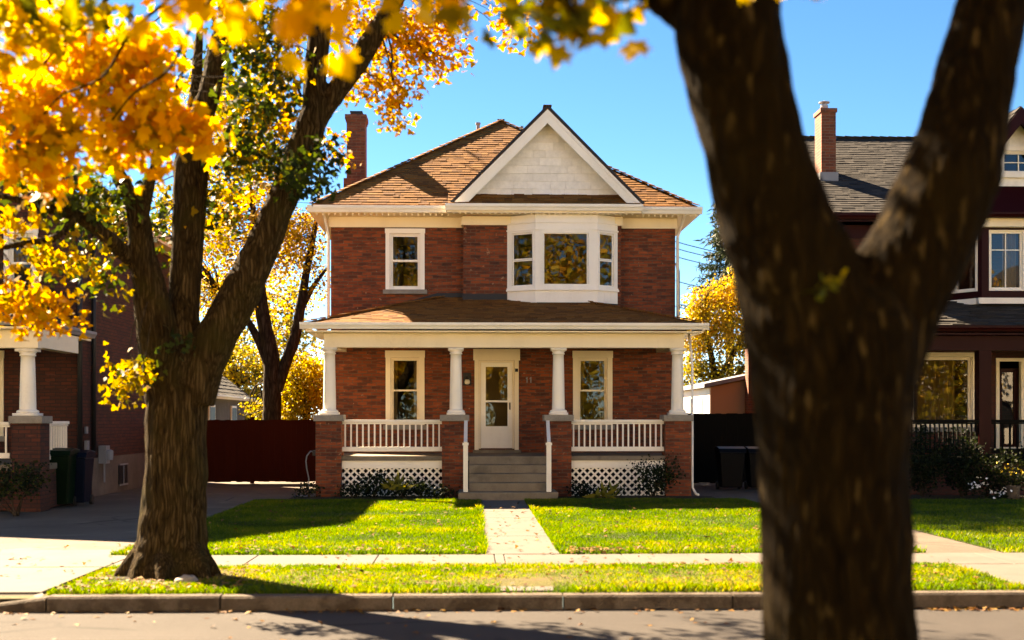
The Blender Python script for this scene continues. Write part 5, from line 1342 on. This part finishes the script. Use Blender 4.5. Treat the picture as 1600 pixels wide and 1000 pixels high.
# trees on the far side of the street, seen only in the window panes and lighting the fronts
for i, (x, y, h, lbl) in enumerate(((-28, -16, 17, 'golden maple across the street, farthest left of the viewer'), (-2.6, -12, 11, 'golden maple across the street, small and just left behind the viewer'), (3.6, -9.5, 12, 'golden maple across the street, small and straight behind the viewer'), (6, -20, 20, 'tallest golden maple across the street behind the viewer'), (15.5, -15, 17, 'golden maple across the street, just right behind the viewer'), (25.2, -9.5, 11, 'golden maple across the street, second from the right behind the viewer'), (-8, -21, 19, 'golden maple across the street, tall behind the white house'))):
    t = empty('street_tree', (x, y, 0), lbl, 'tree', 'trees across the street')
    mb = MB(); mb.tube([(x, y, 0), (x + .1, y, 2.5), (x, y, 5), (x + .2, y, h - 1)], [.32, .26, .18, .05], 10, .06); mb.build('trunk', 'bark_far', t, smooth=True)
    crown(t, [((x, y, h * .64), (4.4, 2.6, h * .32), 4200, .3, 1, .46), ((x - 2.6, y + .5, h * .4), (2.1, 1.8, 2.4), 900, .3, .9, .46), ((x + 2.6, y, h * .42), (2.1, 1.8, 2.4), 900, .3, .9, .46), ((x, y + .6, 2.4), (3.4, 1.0, 1.9), 1500, .05, .7, .42)], 'leaf_far', SIMPLE)
for (x, y, lbl) in ((-24, 14, 'unseen golden maple beyond the left neighbour house, added for bay pane reflections'), (27, 24, 'unseen golden maple beyond the maroon house, added for bay pane reflections')):  # out of view, added so the bay's side panes reflect foliage, not sky
    t = empty('added_yard_tree', (x, y, 0), lbl, 'tree'); h = 14
    mb = MB(); mb.tube([(x, y, 0), (x + .1, y, 2.5), (x, y, 5), (x + .2, y, h - 1)], [.32, .26, .18, .05], 10, .06); mb.build('trunk', 'bark_far', t, smooth=True)
    crown(t, [((x, y, h * .62), (3.6, 4.4, h * .33), 3600, .1, .9, .42)], 'leaf_far', SIMPLE)
for (hx, hw_, hh, wm, lbl) in ((-42, 6.5, 7.8, 'white', 'added white sided house across the street, farthest left behind the viewer'), (-27, 6.4, 7.6, 'white', 'added white house across the street, well to the left behind the viewer'), (-12.2, 6.6, 7.8, 'white', 'added white sided house across the street, straight behind the viewer'), (16.6, 6.2, 7.8, 'white', 'added white house across the street, nearest to the right behind the viewer'), (33.6, 5.8, 7.8, 'white', 'added white sided house across the street, well to the right behind the viewer'), (47, 6.2, 7.6, 'white', 'added white house across the street, farthest right behind the viewer')):  # unseen white row, added to bounce sunlight onto the brick house front
    oh = empty('added_opposite_house', (hx, -9, 0), lbl, 'house', 'unseen houses added to bounce light')
    hol = [(x_, x_ + 1.2, z_, z_ + 1.6) for x_ in (-hx - hw_ + 1.5, -hx - .6, -hx + hw_ - 2.7) for z_ in (1.2, 4.4)]
    mb = MB(); panel(mb, (0, -9, -1, 0), -hx - hw_, -hx + hw_, 0, hh, hol, .25); mb.box(hx - hw_, hx + hw_, -19, -9.26, 0, hh); mb.build('wall', wm, oh)
    mb = MB(); mb.prism([(hx - hw_ - .2, -8.8, hh + .01), (hx + hw_ + .2, -8.8, hh + .01), (hx, -8.8, hh + 3.4)], (0, -10.4, 0)); mb.build('roof', 'shingle_dark', oh)
    for h_ in hol:
        mb = MB(); mb.lbox((0, -9, -1, 0), h_[0] + .002, h_[1] - .002, -.2, -.12, h_[2] + .002, h_[3] - .002); mb.build('window', 'black', oh)

# ------------------------------------------------------------------ shrubs and bedding
def shrub(name, px, py, Y, blobs, label, cat='shrub', leaf='leaf_green', tpl=SIMPLE, spread=1.7, group=None, stems=5):
    g_ = empty(name, (gx(px, Y), Y, 0), label, cat, group)
    c, K = crown(g_, blobs, leaf, tpl, 'foliage', spread, 8, .1)
    x = gx(px, Y); mb = MB()
    for k in range(stems):
        kk = K[random.randrange(len(K))]; tg = kk[random.randrange(len(kk))]
        mb.tube([(x + random.uniform(-.05, .05), Y + random.uniform(-.05, .05), -.02), ((x * .6 + tg[0] * .4), Y * .6 + tg[1] * .4, tg[2] * .55), tuple(tg)], [.012, .009, .004], 5)
    mb.build('stem', 'bark_far', g_)
    return g_
BEDS = [(480, 768, 27.7, 20, 9, 150, 0, .8, 'low green clump beside the foot of the left brick pier'), (552, 768, 27.6, 26, 9, 240, 0, .5, 'leftmost low clump under the white lattice left of the steps'), (585, 757, 27.6, 28, 18, 420, 0, .75, 'tallest clump against the left lattice'),
      (625, 764, 27.5, 24, 14, 300, 0, .6, 'dark clump in the middle of the bed under the left lattice'), (655, 764, 27.6, 20, 13, 260, 0, .7, 'rounded clump under the right end of the left lattice'), (690, 770, 27.5, 20, 9, 190, 0, .7, 'low clump beside the pier left of the steps'),
      (908, 766, 27.6, 22, 10, 240, 0, .4, 'low dark clump beside the pier right of the steps'), (952, 768, 27.5, 24, 8, 200, 0, .7, 'low clump in the middle of the bed under the right lattice')]
for (px, py, Y, rx_, ry_, n, t0, t1, lb_) in BEDS:
    shrub('bedding_plant', px, py, Y, [PB(px, py, Y, rx_, ry_, int(n * 1.3), t0, t1, .085), PB(px + 5, py - 3, Y, rx_ * .6, ry_ * .8, n // 3, t0, t1, .085)], lb_, 'plant', group='plants in the bed below the porch')
shrub('shrub', 1020, 750, 27.5, [PB(1020, 748, 27.5, 32, 26, 900, 0, .75, .085), PB(1042, 735, 27.6, 20, 20, 300, 0, .7, .085), PB(1005, 728, 27.5, 22, 12, 90, 0, .6, .08), PB(1046, 716, 27.6, 8, 12, 40, 0, .5, .08)], 'straggly dark bush hiding the corner of the right lattice', stems=14)
for (px, py, lb_) in ((618, 752, 'yellow green hosta below the left lattice'), (943, 764, 'yellow green hosta below the right lattice')):
    g_ = empty('hosta', (gx(px, 27.2), 27.2, 0), lb_, 'plant'); C = np.tile(np.array(pt(px, py + 12, 27.2)), (26, 1)) + RNG.normal(size=(26, 3)) * np.array([.1, .1, .02])
    mesh_np('foliage', leaf_polys(C, .34, BLADE, -.5, .3), 4, RNG.uniform(.84, 1, 26), 'leaf_green', g_)
shrub('shrub', 25, 755, 22.9, [PB(25, 752, 22.9, 46, 30, 900, 0, .8, .09), PB(-30, 750, 22.9, 40, 34, 500, 0, .7, .09), PB(60, 745, 23, 16, 20, 120, .3, .9, .09)], 'reddish brown garden shrub in front of the left neighbour porch', stems=8)
HB = [(1440, 715, 27.0, 34, 52, 1300, 'dark shrub under the wide ground floor window, next to the near trunk'), (1500, 715, 27.0, 36, 48, 1300, 'dark shrub under the wide ground floor window, nearer the maroon post'), (1565, 735, 27.0, 34, 34, 800, 'lower dark shrub below the glazed door of the maroon house'), (1625, 725, 27.0, 40, 40, 600, 'dark shrub cut by the right edge of the photo')]
for (px, py, Y, rx_, ry_, n, lb_) in HB:
    shrub('dark_shrub', px, py, Y, [PB(px, py, Y, rx_, ry_, n, 0, .35, .1), PB(px, py + 25, Y, rx_, ry_ * .6, n // 2, 0, .3, .1)], lb_, group='shrubs before the maroon house', stems=6)
for (px, py, lb_, cc) in ((1526, 757, 'white flowers at the left end of the bed before the maroon house', 'white'), (1562, 768, 'white flowers in the middle of the bed before the maroon house', 'white'), (1583, 736, 'yellow flowers in a pale pot beside the steps of the maroon house', 'yellow')):
    g_ = empty('flower_clump', (gx(px, 26.6), 26.6, 0), lb_, 'flowers'); n = 26
    c = np.array(pt(px, py, 26.6)); C = c + RNG.normal(size=(n, 3)) * np.array([.14, .12, .06])
    MTn = 'petal_' + cc
    if MTn not in MT: MT[MTn] = mat_paint(cc + '_petal', (.7, .7, .72) if cc == 'white' else (.7, .45, .03), .6)
    mesh_np('blossom', leaf_polys(C, .06, SIMPLE * 1.6, -.4), 6, np.ones(n), MTn, g_)
    C = c - np.array([0, 0, .12]) + RNG.normal(size=(120, 3)) * np.array([.16, .12, .06]); mesh_np('foliage', leaf_polys(C, .07, SIMPLE, .0), 6, RNG.uniform(0, .6, 120), 'leaf_green', g_)
    if cc == 'yellow': mb = MB(); mb.lathe(c[0], c[1], [(.1, 0), (.12, .05), (.13, .26), (.15, .3), (.13, .31), (.12, .27)], 16); mb.build('pot', 'kerb', g_, smooth=True)

# ------------------------------------------------------------------ grass and fallen leaves
def grass(name, x0, x1, y0, y1, dens, h, label=None, dry=0.0, wid=.010, holes=(), rings=()):
    n = int((x1 - x0) * (y1 - y0) * dens)
    x = RNG.uniform(x0, x1, n); y = RNG.uniform(y0, y1, n)
    for (hx0, hx1, hy0, hy1) in holes:
        k = ~((x > hx0) & (x < hx1) & (y > hy0) & (y < hy1)); x, y = x[k], y[k]
    for (cx_, cy_, rr) in rings:
        dd = np.hypot(x - cx_, (y - cy_) * 1.1); k = RNG.uniform(0, 1, len(x)) < np.clip((dd - rr * .55) / (rr * .6), 0.02, 1); x, y = x[k], y[k]
    n = len(x)
    pn = np.array([noise.noise((a_ * .9, b_ * .9, 1)) + .6 * noise.noise((a_ * 3.1, b_ * 3.1, 5)) for a_, b_ in zip(x, y)])
    hh = h * RNG.uniform(.55, 1.25, n) * (1 + .35 * pn)
    th = RNG.uniform(0, 6.283, n); le = RNG.uniform(.1, .75, n) * hh
    dx, dy = np.cos(th), np.sin(th); ph = RNG.uniform(0, 6.283, n)
    w_ = wid * RNG.uniform(.7, 1.4, n); wx, wy = np.cos(ph) * w_ / 2, np.sin(ph) * w_ / 2
    V = np.zeros((n, 4, 3)); z = np.full(n, .0)
    V[:, 0] = np.stack([x - wx, y - wy, z], 1); V[:, 1] = np.stack([x + wx, y + wy, z], 1)
    V[:, 2] = np.stack([x + wx * .8 + dx * le * .35, y + wy * .8 + dy * le * .35, hh * .6], 1); V[:, 3] = np.stack([x + dx * le, y + dy * le, hh], 1)
    bare = np.array([noise.noise((a_ * .55, b_ * .8, 21)) + .5 * noise.noise((a_ * 2.2, b_ * 2.2, 31)) for a_, b_ in zip(x, y)])
    t = np.clip(.48 + .30 * pn + .22 * bare + RNG.normal(size=n) * .15 + dry * (.25 + .5 * np.array([noise.noise((a_ * 1.3, b_ * 1.3, 8)) for a_, b_ in zip(x, y)])), 0, 1)
    ob = mesh_np(name, V, 4, t, 'grass', None, 'stuff'); 
    if label: tag(ob, label, 'grass')
    return ob
grass('grass', *(LAWN_L[0], LAWN_L[2], LAWN_L[1], LAWN_L[3] - .6), 2600, .05, 'mown green grass of the front lawn left of the garden path')
grass('grass', LAWN_R[0], LAWN_R[2], LAWN_R[1], LAWN_R[3] - .6, 2600, .05, 'mown green grass of the front lawn right of the garden path')
grass('grass', 6.85, 12.5, 16.15, 26.6, 1500, .055, 'shaded grass of the lawn before the maroon house')
grass('grass', -4.12, 5.6, KY1 + .02, 14.86, 3800, .05, 'dry patchy grass of the verge between kerb and sidewalk', .55, .009, [(gx(779, 13.5), gx(859, 13.5), 12.5, 13.42)], [(LT.location.x, 13.85, .82)])
for (ex0, ex1, ey0, ey1) in ((LAWN_L[0], LAWN_L[2], 16.13, 16.2), (LAWN_R[0], LAWN_R[2], 16.13, 16.2), (PTH0 - .06, PTH0 + .01, 16.2, 26.5), (PTH1 - .01, PTH1 + .06, 16.2, 26.5), (-4.1, 5.6, KY1 + .01, KY1 + .06)):
    grass('grass', ex0, ex1, ey0, ey1, 2200, .085, 'ragged longer grass along the edges of lawn and verge', .2)
def litter(name, spots, label):
    C = []
    for (x0, x1, y0, y1, z, n) in spots: C.append(np.stack([RNG.uniform(x0, x1, n), RNG.uniform(y0, y1, n), z + RNG.uniform(0, .02, n)], 1))
    C = np.concatenate(C); ob = mesh_np(name, leaf_polys(C, .075, LOBED, flat=True, fold=.5), len(LOBED), RNG.uniform(0, 1, len(C)), 'litter', None, 'stuff'); return tag(ob, label, 'leaves')
litter('fallen_leaves', [(-4.0, -2.2, 12.7, 14.4, .04, 260), (-4.1, 5.5, 12.56, 14.8, .04, 170), (-4.3, .1, 16.1, 17.0, .05, 110), (1.2, 5.7, 16.1, 16.7, .05, 90), (-4.4, 5.7, 16, 26, .05, 420), (-4.1, 5.5, 12.56, 14.8, .05, 220), (-6, 6, 14.9, 16.1, .02, 90), (-8, -4.3, 12.9, 17.5, .02, 60), (.2, 1.1, 16, 22, .02, 26), (1.2, 2.0, 16.1, 16.6, .04, 60)], 'yellow and brown leaves fallen on the grass and sidewalk')
litter('fallen_leaves', [(-8, 6, 12.2, 12.36, RZ + .004, 220), (-8, 6, 11.2, 12.3, RZ + .004, 70), (4.2, 5.6, 12.15, 12.35, RZ + .004, 90), (-8, 6, 10.2, 11.2, RZ + .004, 16)], 'brown leaves gathered in the gutter along the kerb')
